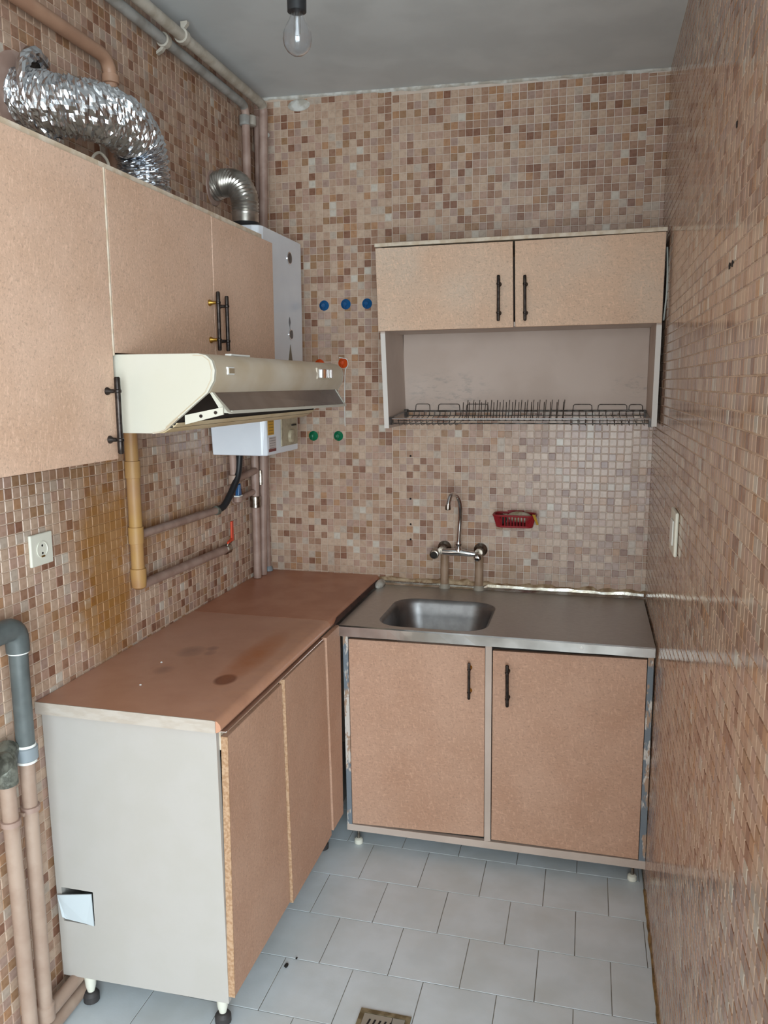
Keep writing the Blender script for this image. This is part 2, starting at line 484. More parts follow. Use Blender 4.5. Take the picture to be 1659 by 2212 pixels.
# slope only across the kitchen
ce.v = [Vector((v.x, v.y, (H0 + (H1 - H0) * min(max(v.x, 0), 4.2) / W) if v.z < H0 + .03 else v.z)) for v in ce.v]
ceiling = struct(ce.build('ceiling', M_CEIL))
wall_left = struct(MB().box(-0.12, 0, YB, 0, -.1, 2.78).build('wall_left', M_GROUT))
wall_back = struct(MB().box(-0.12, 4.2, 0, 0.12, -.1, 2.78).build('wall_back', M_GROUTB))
wall_right = struct(MB().box(W, W + 0.12, YR, 0, -.1, 2.78).build('wall_right', M_GROUT))
wall_rear = struct(MB().box(-0.12, 4.2, YB - .12, YB, -.1, 2.78).build('wall_rear', M_PLAST))
wall_far = struct(MB().box(4.2, 4.32, YB, 0, -.1, 2.78).build('wall_far_right', M_PLAST))

# ---- mosaic: every little square is real geometry
P = 0.0278
S = 0.0256
def boxes_hit(p, boxes):
    d = CAM - p
    for (a, b) in boxes:
        t0, t1 = 0.0, 1.0
        ok = True
        for i in range(3):
            if abs(d[i]) < 1e-9:
                if p[i] < a[i] or p[i] > b[i]: ok = False; break
                continue
            u = (a[i] - p[i]) / d[i]; v = (b[i] - p[i]) / d[i]
            if u > v: u, v = v, u
            t0 = max(t0, u); t1 = min(t1, v)
            if t0 > t1: ok = False; break
        if ok and t1 > 1e-4: return True
    return False
OCC = [((0.002, -2.2, 1.48), (0.34, -1.566, 2.085)), ((0.002, -1.56, 1.706), (0.34, -.64, 2.085)),
       ((0.002, -1.56, 1.53), (0.55, -.63, 1.70)), ((0.002, -1.50, 0), (0.5, 0, .86)), ((0.002, -.5, 1.39), (0.22, -.07, 2.17)),
       ((0.57, -.32, 1.5), (1.54, -.002, 2.12)), ((0.5, -.6, 0), (1.545, -.002, .83)), ((0.002, -1.45, 2.21), (0.23, -1.08, 2.36))]

def tile_shape(h, tx, ty, su=S, sv=S):
    s = su / 2; v = sv / 2; c = 0.0014
    vs = [(-s, -v, 0), (s, -v, 0), (s, v, 0), (-s, v, 0)]
    q = s - c; w = v - c
    vs += [(x, y, h + x * tx + y * ty) for x, y in ((-q, -w), (q, -w), (q, w), (-q, w))]
    fs = [(4, 5, 6, 7), (0, 1, 5, 4), (1, 2, 6, 5), (2, 3, 7, 6), (3, 0, 4, 7)]
    return vs, fs
SHARED = []; SHARED_G = []
for i in range(len(PALETTE)):
    vs, fs = tile_shape(0.0016, random.uniform(-.004, .004), random.uniform(-.004, .004))
    me = bpy.data.meshes.new('mosaic_tile')
    me.from_pydata(vs, [], fs); me.materials.append(TILE_M[i])
    SHARED.append(me)
    mg = me.copy(); mg.name = 'mosaic_tile'; mg.materials[0] = TILE_G[i]; SHARED_G.append(mg)

def mosaic(wall, R, origin, modules, keep=300, mats=TILE_M, shared=SHARED):
    """R: 3x3 with columns = tile u, v, normal.  modules: (u0,u1,v0,v1,du,dv)"""
    rng = random.Random(wall.name)
    cells = []
    for (u0, u1, v0, v1, du, dv) in modules:
        i0 = int(math.floor(u0 / P)) - 1; i1 = int(math.ceil(u1 / P)) + 1
        j0 = int(math.floor(v0 / P)) - 1; j1 = int(math.ceil(v1 / P)) + 1
        for i in range(i0, i1 + 1):
            for j in range(j0, j1 + 1):
                u = (i + .5 + du) * P; v = (j + .5 + dv) * P
                ua, ub = max(u - S / 2, u0 + .0008), min(u + S / 2, u1 - .0008)      # cut tiles at the borders
                va, vb = max(v - S / 2, v0 + .0008), min(v + S / 2, v1 - .0008)
                if ub - ua < .005 or vb - va < .005: continue
                u = (ua + ub) / 2; v = (va + vb) / 2
                pos = origin + R @ Vector((u, v, 0))
                cells.append((pos, rng.choices(range(len(PALETTE)), TW)[0], rng.uniform(.0012, .0016), rng.uniform(-.005, .005), rng.uniform(-.005, .005), ub - ua, vb - va))
    nrm = R @ Vector((0, 0, 1)); ru = R @ Vector((1, 0, 0)); rv = R @ Vector((0, 1, 0))
    def scr(p):
        d = p - CAM; w = d.dot(cf)
        if w < 0.1: return None
        return (829.5 + FPX * d.dot(cr) / w, 1106 - FPX * d.dot(cu) / w)
    sized = []
    for k, c in enumerate(cells):
        p = c[0]
        if min(c[5], c[6]) < S - 1e-5: continue
        a = scr(p)
        if a is None or not (0 < a[0] < 1659 and 0 < a[1] < 2212): continue
        b = scr(p + ru * S); e = scr(p + rv * S)
        ar = abs((b[0] - a[0]) * (e[1] - a[1]) - (b[1] - a[1]) * (e[0] - a[0]))
        sized.append((-ar, k))
    sized.sort()
    single = set()
    for s, k in sized:
        if len(single) >= keep: break
        if not boxes_hit(cells[k][0] + nrm * 0.004, OCC): single.add(k)
    rot = R.to_4x4()
    vs = []; fs = []; mi = []
    for k, (pos, ci, h, tx, ty, su, sv) in enumerate(cells):
        if k in single:
            o = bpy.data.objects.new('mosaic_tile', shared[ci])
            o.matrix_world = Matrix.Translation(pos) @ rot
            COL.objects.link(o); o.parent = wall
        else:
            a, f = tile_shape(h, tx, ty, su, sv)
            n = len(vs)
            vs += [pos + R @ Vector(q) for q in a]
            fs += [tuple(i + n for i in g) for g in f]
            mi += [ci] * 5
    me = bpy.data.meshes.new('mosaic_field')
    me.from_pydata([tuple(v) for v in vs], [], fs)
    for m in mats: me.materials.append(m)
    me.polygons.foreach_set('material_index', mi)
    me.update()
    o = bpy.data.objects.new('mosaic_field', me); COL.objects.link(o); o.parent = wall
    o['kind'] = 'stuff'
    return o

Rb = Matrix(((1, 0, 0), (0, 0, -1), (0, 1, 0)))           # u=x, v=z, n=-y
Rl = Matrix(((0, 0, 1), (1, 0, 0), (0, 1, 0)))            # u=y, v=z, n=+x
Rr = Matrix(((0, 0, -1), (-1, 0, 0), (0, 1, 0)))          # u=-y, v=z, n=-x
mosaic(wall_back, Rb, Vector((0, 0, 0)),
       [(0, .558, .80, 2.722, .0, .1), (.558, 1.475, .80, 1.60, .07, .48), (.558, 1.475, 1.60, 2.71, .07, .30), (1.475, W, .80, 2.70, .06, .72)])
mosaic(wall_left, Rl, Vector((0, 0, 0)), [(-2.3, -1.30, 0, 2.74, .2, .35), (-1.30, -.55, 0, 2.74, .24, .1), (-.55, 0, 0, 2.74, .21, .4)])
mosaic(wall_right, Rr, Vector((W, 0, 0)), [(0, 2.44, 0, 2.70, .1, .3)], mats=TILE_G, shared=SHARED_G)

# ---- floor tiles, one object each (running bond)
PF = 0.2062; PX = 0.2025
r = 0
y1 = -0.55 + 3 * PF
while y1 > -2.6:
    y0 = y1 - PF
    off = 0.0 if round((-0.55 - y1) / PF) % 2 == 0 else 0.1
    k = -4
    while True:
        x0 = 0.4165 - off + k * PX + 0.0
        k += 1
        if x0 > W: break
        xa, xb, ya, yb = max(x0, 0.003), min(x0 + PX, W - .003), y0, min(y1, -.003)
        if xb - xa < 0.01 or yb - ya < 0.01: continue
        g = 0.0011
        j = random.uniform(-.0004, .0004)
        MB().box(xa + g, xb - g, ya + g, yb - g, -0.004, 0.0 + j * .4).build('floor_tile', M_FLOORT, floor, bevel=0.0006, seg=1)
    y1 = y0

# ---- ragged filler along the ceiling, behind the sink and down the corner
def ragged(pts, w, t, up, outn, seed, n=60):
    """irregular strip of mortar along a line"""
    rng = random.Random(seed)
    a, b = Vector(pts[0]), Vector(pts[1]); up = Vector(up); outn = Vector(outn)
    vs = []; fs = []
    for i in range(n + 1):
        p = a.lerp(b, i / n)
        wl = w * (0.55 + 0.9 * abs(noise.noise(Vector((i * .22, seed, 0)))) + 0.35 * rng.random())
        tt = t * (0.6 + 0.6 * rng.random())
        vs += [p, p + outn * tt, p + up * wl * .7 + outn * tt * .9, p + up * wl]
    for i in range(n):
        for k in range(3):
            fs.append((i * 4 + k, i * 4 + k + 1, i * 4 + 5 + k, i * 4 + 4 + k))
    m = MB(); m.add(vs, fs); return m
struct(ragged([(0.0, -.0005, H0 - .002), (W, -.0005, H1 - .002)], .012, .005, (0, 0, -1), (0, -1, 0), 3).build('trim_1', M_CAULK))
struct(ragged([(0.50, -.0005, .842), (W - .002, -.0005, .838)], .020, .010, (0, 0, 1), (0, -1, 0), 8).build('trim_2', mat('dirty_caulk', (190, 166, 136), rough=0.85, rgb2=(140, 110, 80), nscale=30, bump=0.5)))
struct(ragged([(W - .001, -.6, .001), (W - .001, -2.4, .001)], .012, .006, (0, 0, 1), (-1, 0, 0), 11).build('trim_3', mat('mouldy_joint', (142, 112, 70), rough=0.9, rgb2=(96, 74, 44), nscale=30, bump=0.5)))
# mortar blobs near the ceiling corner
for (x, z, rx, rz) in ((0.045, 2.695, .014, .03), (0.19, 2.70, .045, .022), (0.055, 2.60, .012, .012)):
    m = MB().ball((x, -.003, z), 1.0, 14, 8, (rx, .006, rz), 0.5, int(x * 100))
    m.build('mortar_patch', M_CAULK, wall_back, smooth=True)
for (x, z) in ((.631, 1.354), (.631, 1.182), (.632, 1.078), (.632, 1.016)):
    MB().lathe((x, 0.0, z), (0, -1, 0), [(0, .0042), (.0022, .0042), (.0024, .003)], 10).build('drill_hole', M_HOLE, wall_back)
for (y, z) in ((-1.555, 1.842), (-1.585, 1.842), (-1.54, 2.082)):
    MB().lathe((W, y, z), (-1, 0, 0), [(0, .006), (.0024, .006), (.0028, .004)], 10).build('drill_hole', M_HOLE, wall_right)

# ------------------------------------------------------------------ handles
def handle(parent, c0, c1, out, bar=M_IRON, post=M_IRON, r=0.0055, stand=0.026, name='handle'):
    """bar handle from c0 to c1 (points on the door face) standing off along out"""
    a, b, o = Vector(c0), Vector(c1), Vector(out)
    d = (b - a); L = d.length; d.normalize()
    m = MB()
    prof = [(0, r * .7), (.003, r), (L * .16, r), (L * .17, r * 1.25), (L * .20, r * 1.25), (L * .21, r * .95), (L * .79, r * .95), (L * .80, r * 1.25), (L * .83, r * 1.25), (L * .84, r), (L - .003, r), (L, r * .7)]
    m.lathe(a + o * stand, d, prof, 12)
    h = m.build(name, bar, parent, smooth=True)
    for t in (.185, .815):
        p = a + d * L * t
        q = MB().lathe(p, o, [(0, .0085), (.003, .0085), (.009, .0045), (stand, .0042)], 12)
        s = q.build('handle_post', post, h, smooth=True)
        if post is not bar: lab(s, 'brass post')
    return h

# ------------------------------------------------------------------ left wall cabinets
t = thing('wall_cabinet', 'tall chipboard wall cabinet with a single door, cut by the left edge of the photo', 'cabinet', (0, -1.80, 1.48))
XF = 0.302
MB().box(0.003, XF, -2.05, -2.032, 1.483, 2.083).build('side_panel', M_MEL, t)
MB().box(0.003, XF, -1.586, -1.568, 1.483, 2.083).build('side_panel', M_MEL, t)
MB().box(0.003, XF, -2.032, -1.586, 1.483, 1.50).build('bottom_panel', M_MEL, t)
MB().box(0.003, XF + .006, -2.05, -1.568, 2.0835, 2.098).build('top_panel', M_EDGEW, t)
d = MB().box(XF + .001, .32, -2.048, -1.572, 1.478, 2.083).build('door', M_MDF_UP, t, bevel=0.0015)
handle(d, (.32, -1.603, 1.492), (.32, -1.603, 1.655), (1, 0, 0), r=.0065)
MB().box(XF, .3215, -1.5705, -1.567, 1.700, 2.083).build('edge_band', M_EDGEW, t)

t = thing('wall_cabinet', 'two-door chipboard wall cabinet above the range hood, bar handles meeting in the middle', 'cabinet', (0, -1.1, 1.71))
MB().box(0.003, XF, -1.565, -1.547, 1.709, 2.083).build('side_panel', M_MEL, t)
MB().box(0.003, XF, -.662, -.644, 1.709, 2.083).build('side_panel', M_MEL, t)
MB().box(0.056, XF, -1.547, -.662, 1.709, 1.725).build('bottom_panel', M_MEL, t)
MB().box(0.056, XF + .006, -1.567, -.70, 2.0835, 2.098).build('top_panel', M_EDGEW, t)
d = MB().box(XF + .001, .32, -1.562, -1.0755, 1.706, 2.083).build('door', M_MDF_UP, t, bevel=0.0015)
handle(d, (.32, -1.103, 1.728), (.32, -1.103, 1.882), (1, 0, 0), post=M_BRASS)
d = MB().box(XF + .001, .32, -1.072, -.642, 1.708, 2.081).build('door', M_MDF_UP, t, bevel=0.0015)
handle(d, (.32, -1.050, 1.728), (.32, -1.050, 1.876), (1, 0, 0))

# ------------------------------------------------------------------ range hood
HY0, HY1 = -1.558, -.632
prof = [(.056, 1.703), (.512, 1.703), (.530, 1.699), (.543, 1.688), (.549, 1.668), (.546, 1.646), (.530, 1.620), (.428, 1.541), (.414, 1.536), (.399, 1.5335), (.056, 1.5335)]
t = thing('range_hood', 'white under-cabinet range hood with smoked visor pulled open on the left wall', 'range hood', (0, -1.09, 1.5335))
for nm, ya, yb in (('side_panel', HY0, HY0 + .010), ('side_panel', HY1 - .010, HY1)):
    sp = MB().prism([(x, ya, z) for x, z in prof], (0, yb - ya, 0)).build(nm, M_HOODW, t, bevel=0.0012)
    if ya == HY0:
        lab(sp, 'clean white end panel')
        rim = MB().tube([(x, HY0 - .0004, z) for x, z in [(.46, 1.5675)] + [(.428, 1.5415), (.414, 1.5365), (.398, 1.534)]], .0016, 6).build('seam', M_HOODC, sp)
        rim = MB().tube([(x, HY0 - .0004, z) for x, z in [(.50, 1.699), (.522, 1.6985), (.537, 1.688), (.5425, 1.668), (.540, 1.648), (.526, 1.622), (.43, 1.547)]], .0011, 6).build('seam', M_HOODC, sp)
outer = prof[:7]
inner = [(.524, 1.624), (.538, 1.648), (.541, 1.667), (.536, 1.683), (.524, 1.692), (.512, 1.695), (.056, 1.695)]
co = MB().prism([(x, HY0 + .010, z) for x, z in outer + inner], (0, HY1 - HY0 - .020, 0)).build('front_cover', M_HOODC, t, smooth=True, sharp=50)
w = MB().box(.5445, .5515, -1.497, -1.462, 1.659, 1.676).build('indicator_window', M_WHITEP, co, bevel=.002)
MB().box(.549, .5525, -1.493, -1.466, 1.662, 1.673).build('lens', mat('amber_lens', (150, 132, 106), rough=.2), co)
pl = MB().box(.5440, .5500, -.895, -.745, 1.652, 1.686).build('button_panel', M_HOODC, co, bevel=.003)
for k in range(4):
    y = -.868 + k * .030
    MB().box(.549, .5545, y, y + .014, 1.656, 1.681).build('button', M_CHROME if k != 1 else mat('amber_button', (150, 92, 50), rough=.3), co, bevel=.001)
MB().box(.06, .44, HY0 + .010, HY1 - .010, 1.545, 1.550).build('filter_panel', M_DARK, t)
MB().prism([(.442, HY0 + .01, 1.551), (.446, HY0 + .01, 1.551), (.512, HY0 + .01, 1.694), (.508, HY0 + .01, 1.694)], (0, HY1 - HY0 - .02, 0)).build('inner_panel', M_DARK, t)
MB().prism([(.395, HY0 + .012, 1.5335), (.418, HY0 + .012, 1.534), (.446, HY0 + .012, 1.549), (.452, HY0 + .012, 1.556), (.44, HY0 + .012, 1.556), (.395, HY0 + .012, 1.545)], (0, HY1 - HY0 - .024, 0)).build('lower_lip', M_HOODY, t, smooth=True, sharp=60)
vz = MB().add([(.531, -1.524, 1.621), (.531, -.664, 1.621), (.557, -.652, 1.574), (.560, -1.502, 1.581),
               (.526, -1.524, 1.621), (.526, -.664, 1.621), (.552, -.652, 1.574), (.555, -1.502, 1.581)],
              [(0, 1, 2, 3), (7, 6, 5, 4), (0, 4, 5, 1), (1, 5, 6, 2), (2, 6, 7, 3), (3, 7, 4, 0)]).build('visor', M_VISOR, t)
lab(vz, 'smoked brown flap')
MB().prism([(.553, -1.506, 1.575), (.562, -1.506, 1.575), (.562, -1.506, 1.582), (.553, -1.506, 1.582)], (0, .856, -.007)).build('visor_strip', M_HOODW, vz)
MB().prism([(.526, -1.541, 1.622), (.533, -1.541, 1.622), (.562, -1.530, 1.580), (.564, -1.515, 1.576), (.548, -1.530, 1.578)], (0, .012, 0)).build('visor_arm', M_HOODW, vz, bevel=.001)
MB().prism([(.470, -1.547, 1.553), (.553, -1.533, 1.574), (.553, -1.533, 1.590), (.470, -1.547, 1.573)], (0, .005, 0)).build('visor_bracket', M_HOODW, vz)
for s_ in (.505, .537):
    yy = -1.547 + (s_ - .47) / .083 * .014
    MB().lathe((s_, yy - .0012, 1.563 + (s_ - .47) * .23), (0, 1, 0), [(0, .0038), (.002, .0038)], 10).build('rivet', M_IRON, vz)
# right hand arm of the visor
MB().prism([(.526, -.668, 1.621), (.533, -.668, 1.621), (.560, -.655, 1.572), (.553, -.655, 1.572)], (0, .010, 0)).build('visor_arm', M_HOODW, vz)

pr_ = MB().box(.497, .513, -1.395, -1.287, 1.7032, 1.7075).build('plastic_strip', M_WHITEP, bevel=.001)
tag(pr_, 'short white plastic strip lying on top of the range hood below the handles', 'strip')

# ------------------------------------------------------------------ water heater
t = thing('water_heater', 'white wall-hung gas water heater in the left corner behind the wall cabinet', 'water heater', (0, -.28, 1.39))
hb = MB()
# upper casing with softly rounded front
hb.prism([(.006, -.50, 1.53), (.190, -.50, 1.53), (.212, -.490, 1.53), (.219, -.470, 1.53), (.219, -.10, 1.53), (.212, -.078, 1.53), (.190, -.068, 1.53), (.056, -.068, 1.53), (.056, -.215, 1.53), (.006, -.215, 1.53)], (0, 0, .640))
hc = hb.build('casing', M_ENAM, t, bevel=.004)
# lower tray: flares back to the wall
tray = [(.010, -.485, -.500), (.200, -.490, -.496), (.219, -.478, -.486), (.219, -.172, -.168), (.200, -.160, -.156), (.056, -.160, -.156), (.056, -.215, -.215), (.010, -.215, -.215)]
lo = MB().add([(x, a, 1.388) for x, a, b in tray] + [(x, b, 1.5295) for x, a, b in tray],
              [tuple(range(7, -1, -1)), tuple(range(8, 16))] + [(i, (i + 1) % 8, 8 + (i + 1) % 8, 8 + i) for i in range(8)])
lower = lo.build('lower_cover', M_ENAM, t, bevel=.004)
MB().prism([(.003, -.494, 1.486), (.003, -.556, 1.512), (.003, -.556, 1.519), (.003, -.494, 1.519)], (.026, 0, 0)).build('wall_flange', M_ENAM, t, bevel=.002)
for z, rr in ((2.098, .019), (1.822, .016)):
    g = MB().lathe((.2185, -.225, z), (1, 0, 0), [(0, rr + .004), (.003, rr + .004), (.004, rr)], 24).build('inspection_ring', M_CHROME, hc, smooth=True)
    MB().lathe((.2195, -.225, z), (1, 0, 0), [(0, rr), (.0035, rr), (.0040, rr * .6)], 24).build('inspection_window', mat('smoked_window', (70, 66, 66), rough=.3), hc, smooth=True)
fl = [(0.0, .014), (.006, .004), (.010, -.006), (.003, -.020), (.0045, -.034), (-.0015, -.02), (-.008, -.008), (-.006, .004)]
MB().prism([(.2188, -.235 + a, 1.872 + b) for a, b in fl], (.0012, 0, 0)).build('flame_mark', mat('grey_print', (120, 122, 128), rough=.5), hc)
MB().prism([(.2188, -.262, 1.700), (.2188, -.205, 1.700), (.2188, -.232, 1.785)], (.0012, 0, 0)).build('spout_mark', mat('olive_print', (128, 118, 100), rough=.5), hc)
MB().box(.2192, .2200, -.474, -.418, 1.460, 1.513).build('sticker', M_STY, lower)
MB().box(.2192, .2200, -.468, -.400, 1.400, 1.452).build('sticker', M_STW, lower)
cp = MB().box(.2190, .2240, -.352, -.185, 1.411, 1.5280).build('control_panel', M_CTRL, lower, bevel=.003)
MB().lathe((.224, -.262, 1.445), (1, 0, 0), [(0, .026), (.010, .024), (.012, .020)], 20).build('knob', M_CTRL, lower, smooth=True)
MB().box(.224, .230, -.252, -.214, 1.483, 1.489).build('slot', M_DARK, lower)

# flue of the heater
flue_c = smooth_path([(-.004, -.385, 2.322), (.045, -.388, 2.336), (.100, -.400, 2.322), (.128, -.408, 2.276), (.130, -.410, 2.222), (.130, -.410, 2.172)], 11)
fl_t = thing('flue_duct', 'dull aluminium flexible flue curving from the water heater into the left wall', 'duct', (.13, -.41, 2.17))
nfl = len(flue_c)
corr = lambda i, k, r: r * (1 + (.045 if i % 2 else -.045) * (1 if i < nfl - 12 else 0))
MB().tube(flue_c, .046, 28, True, corr).build('flexible_pipe', M_ALU, fl_t, smooth=True, sharp=60)
MB().lathe((.130, -.410, 2.171), (0, 0, 1), [(0, .058), (.006, .058), (.012, .052), (.022, .050)], 24).build('collar', M_BLACK, fl_t, smooth=True)
MB().lathe((.0015, -.385, 2.322), (1, 0, 0), [(0, .060), (.004, .058), (.006, .049)], 24).build('wall_ring', M_PIPEK, fl_t, smooth=True)

# foil duct of the hood
path = smooth_path([(.160, -1.135, 2.0985), (.160, -1.130, 2.15), (.162, -1.138, 2.215), (.166, -1.180, 2.262), (.172, -1.260, 2.274), (.172, -1.330, 2.270), (.158, -1.385, 2.266), (.110, -1.412, 2.270), (.055, -1.405, 2.286), (.002, -1.390, 2.300)], 22)
np_ = len(path)
def crinkle(i, k, r):
    a = 2 * math.pi * k / 52
    q = r * (1 + .032 * math.sin(i * 1.55))
    q += .0060 * noise.noise(Vector((i * .30, math.cos(a) * 4.2, math.sin(a) * 4.2)))
    q += .0048 * noise.noise(Vector((i * .85 + 7, math.cos(a) * 9, math.sin(a) * 9)))
    return q
fd = thing('foil_duct', 'crinkled shiny foil duct bending over the wall cabinet into the left wall', 'duct', (.16, -1.125, 2.10))
MB().tube(path, .064, 52, True, crinkle).build('foil_hose', M_FOIL, fd)
MB().lathe((.0015, -1.390, 2.300), (1, 0, 0), [(0, .100), (.003, .099), (.005, .072)], 30).build('wall_ring', M_PIPEK, fd, smooth=True)
ringp = smooth_path([(.050, -1.360, 2.376), (.056, -1.410, 2.386), (.060, -1.455, 2.350), (.066, -1.468, 2.290), (.072, -1.450, 2.235), (.080, -1.410, 2.205), (.082, -1.372, 2.200)], 6)
MB().tube(ringp, .015, 12, True, lambda i, k, r: r * (.75 + .55 * noise.noise(Vector((i * .7, k * .9, 3))) + .25 * math.sin(i * .2))).build('foil_cuff', M_FOIL, fd)
MB().tube(smooth_path([(.030, -1.345, 2.365), (.036, -1.385, 2.372), (.040, -1.410, 2.355)], 5), .012, 10).build('cuff_gap', M_DARK, fd)

lp = smooth_path([(.15, -1.356, 2.099), (.15, -1.350, 2.16), (.15, -1.325, 2.186), (.15, -1.300, 2.188), (.15, -1.276, 2.168), (.15, -1.268, 2.099)], 6)
tag(MB().tube(lp, .0035, 8).build('wire_loop', M_PIPEW, smooth=True), 'thin pale wire arching up on top of the wall cabinet below the foil duct', 'wire')

# ------------------------------------------------------------------ gas pipe on the left wall
g = thing('gas_pipe', 'yellow-tan painted gas pipe with two low branches, rising behind the range hood', 'pipe', (.03, -1.05, 1.05))
MB().tube([(.030, -1.045, 1.06), (.030, -1.050, 1.78)], .0195, 18).build('riser', M_GASP, g, smooth=True)
gp = bend((.030, -1.050, 1.78), (.030, -1.055, 2.502), (.030, -2.3, 2.506), .05, 8)
lab(MB().tube(gp, .0180, 18).build('upper_run', M_PIPET, g, smooth=True), 'upper run painted like the tiles')
MB().tube(bend((.030, -1.045, 1.09), (.030, -1.045, 1.046), (.030, -.44, 1.036), .035, 8), .0150, 14).build('branch_pipe', M_PIPEK, g, smooth=True)
MB().tube([(.030, -1.045, 1.198), (.026, -.50, 1.190)], .0130, 14).build('branch_pipe', M_PIPEK, g, smooth=True)
MB().lathe((.030, -1.045, 1.036), (0, 0, 1), [(0, .012), (.006, .021), (.040, .0235), (.062, .0235), (.064, .020)], 18).build('elbow_fitting', M_GASP, g, smooth=True)
for z in (1.200, 1.395):
    MB().lathe((.030, -1.047, z - .026), (0, 0, 1), [(0, .0198), (.001, .0225), (.050, .0225), (.051, .0198)], 18).build('coupling', M_GASP, g, smooth=True)
MB().lathe((.030, -1.0548, 2.440), (0, 0, 1), [(0, .018), (.002, .0225), (.022, .0225), (.024, .018)], 18).build('coupling', M_PIPET, g, smooth=True)
v = MB().lathe((.030, -.46, 1.036), (0, 1, 0), [(0, .014), (.004, .019), (.034, .019), (.040, .012)], 14).build('valve', M_DULLCH, g, smooth=True)
lab(MB().prism([(.048, -.446, 1.066), (.048, -.430, 1.066), (.048, -.426, 1.074), (.048, -.426, 1.140), (.048, -.440, 1.140), (.048, -.442, 1.078), (.048, -.472, 1.070), (.048, -.474, 1.062)], (.006, 0, 0)).build('valve_handle', M_REDV, v, bevel=.001), 'red-orange lever')
MB().cyl((.030, -.438, 1.05), (.050, -.438, 1.070), .006, 10).build('valve_stem', M_DULLCH, v)
v2 = MB().lathe((.026, -.515, 1.190), (0, 1, 0), [(0, .014), (.004, .017), (.022, .017), (.026, .012)], 14).build('hose_fitting', M_RUST, g, smooth=True)

hz = smooth_path([(.030, -.500, 1.192), (.042, -.470, 1.205), (.056, -.430, 1.255), (.066, -.400, 1.31), (.070, -.385, 1.3875)], 8)
tag(MB().tube(hz, .0125, 14).build('gas_hose', M_BLACK, smooth=True), 'black rubber hose sloping from the upper branch pipe up to the water heater', 'hose')

# supply under the heater
wp = thing('heater_supply_pipe', 'tan elbow pipe under the water heater turning towards the corner', 'pipe', (.05, -.40, 1.27))
MB().tube(bend((.050, -.405, 1.3875), (.050, -.400, 1.290), (.040, -.183, 1.300), .02, 6), .0135, 14).build('tube', M_PIPEK, wp, smooth=True)
MB().lathe((.050, -.401, 1.272), (0, 0, 1), [(0, .012), (.004, .020), (.034, .020), (.038, .014)], 14).build('elbow_fitting', M_PIPEB, wp, smooth=True)
bv = thing('water_valve', 'small blue-handled water valve under the water heater', 'valve', (.05, -.37, 1.22))
MB().lathe((.045, -.362, 1.198), (0, 0, 1), [(0, .010), (.004, .017), (.022, .017), (.026, .010)], 14).build('valve_body', M_PIPEK, bv, smooth=True)
MB().prism([(.040, -.374, 1.226), (.040, -.348, 1.226), (.040, -.352, 1.272), (.040, -.366, 1.268)], (.016, 0, 0)).build('handle', M_BLUE, bv, bevel=.003)
MB().box(.036, .058, -.376, -.346, 1.2215, 1.2265).build('collar', M_PTFE, bv)
MB().tube([(.030, -.362, 1.205), (.030, -.183, 1.215)], .011, 12).build('tube', M_PIPEK, bv, smooth=True)

# ------------------------------------------------------------------ pipes along the ceiling and down the corner
def ceil_pipe(name, label, x, z, r, ycorner, xv, m, zb=.862):
    t = thing(name, label, 'pipe', (xv, ycorner, zb))
    pts = bend((x, -2.4, z), (x, ycorner, z), (xv, ycorner, zb), .035, 8)
    k = len(pts) // 2
    MB().tube(pts[:k + 1], r, 14).build('ceiling_run', m, t, smooth=True)
    MB().tube(pts[k:], r, 14).build('corner_drop', M_PIPEK, t, smooth=True)
    MB().lathe((xv, ycorner, z - .07), (0, 0, 1), [(0, r), (.002, r * 1.3), (.035, r * 1.3), (.037, r)], 14).build('elbow_fitting', m, t, smooth=True)
    return t
p1 = ceil_pipe('water_pipe', 'greyish pipe under the ceiling, the one tight against the left wall, dropping down the corner', .036, 2.660, .0155, -.165, .032, mat('grey_white_pipe', (164, 162, 158), rough=.5, rgb2=(140, 136, 130), nscale=18, bump=.2))
p2 = ceil_pipe('water_pipe', 'cream pipe under the ceiling, the outer of the pair above the left wall', .084, 2.676, .0165, -.105, .030, M_PIPEW)
for tt, x, z, y, r in ((p1, .036, 2.660, -.760, .0155), (p2, .084, 2.676, -.735, .0165)):
    MB().lathe((x, y - .012, z), (0, 1, 0), [(0, r), (.001, r * 1.35), (.022, r * 1.35), (.023, r)], 14).build('clamp', M_PIPEW, tt, smooth=True)
MB().prism([(.082, -.742, 2.692), (.088, -.742, 2.692), (.104, -.742, 2.708), (.104, -.742, 2.716), (.082, -.742, 2.716)], (0, .014, 0)).build('clamp_tab', M_PIPEW, p2)
MB().prism([(.034, -.768, 2.645), (.042, -.768, 2.645), (.030, -.768, 2.630), (.012, -.768, 2.622), (.012, -.768, 2.630)], (0, .014, 0)).build('clamp_tab', M_PIPEW, p1)
p3 = thing('corner_pipe', 'thin pinkish vertical pipe nearest the back wall in the left corner', 'pipe', (.024, -.035, .862))
MB().tube([(.024, -.033, .862), (.026, -.033, 2.66)], .0125, 12).build('tube', M_PIPEK, p3, smooth=True)
MB().lathe((.024, -.033, .861), (0, 0, 1), [(0, .020), (.006, .020), (.020, .0135)], 12).build('foot_collar', M_PIPEG2, p3, smooth=True)
MB().lathe((.032, -.165, 1.150), (0, 0, 1), [(0, .0155), (.002, .022), (.045, .022), (.047, .0155)], 12).build('coupling', M_DULLCH, p1, smooth=True)
MB().lathe((.030, -.105, 1.235), (0, 0, 1), [(0, .0165), (.002, .023), (.060, .023), (.062, .0165)], 12).build('coupling', M_DULLCH, p2, smooth=True)

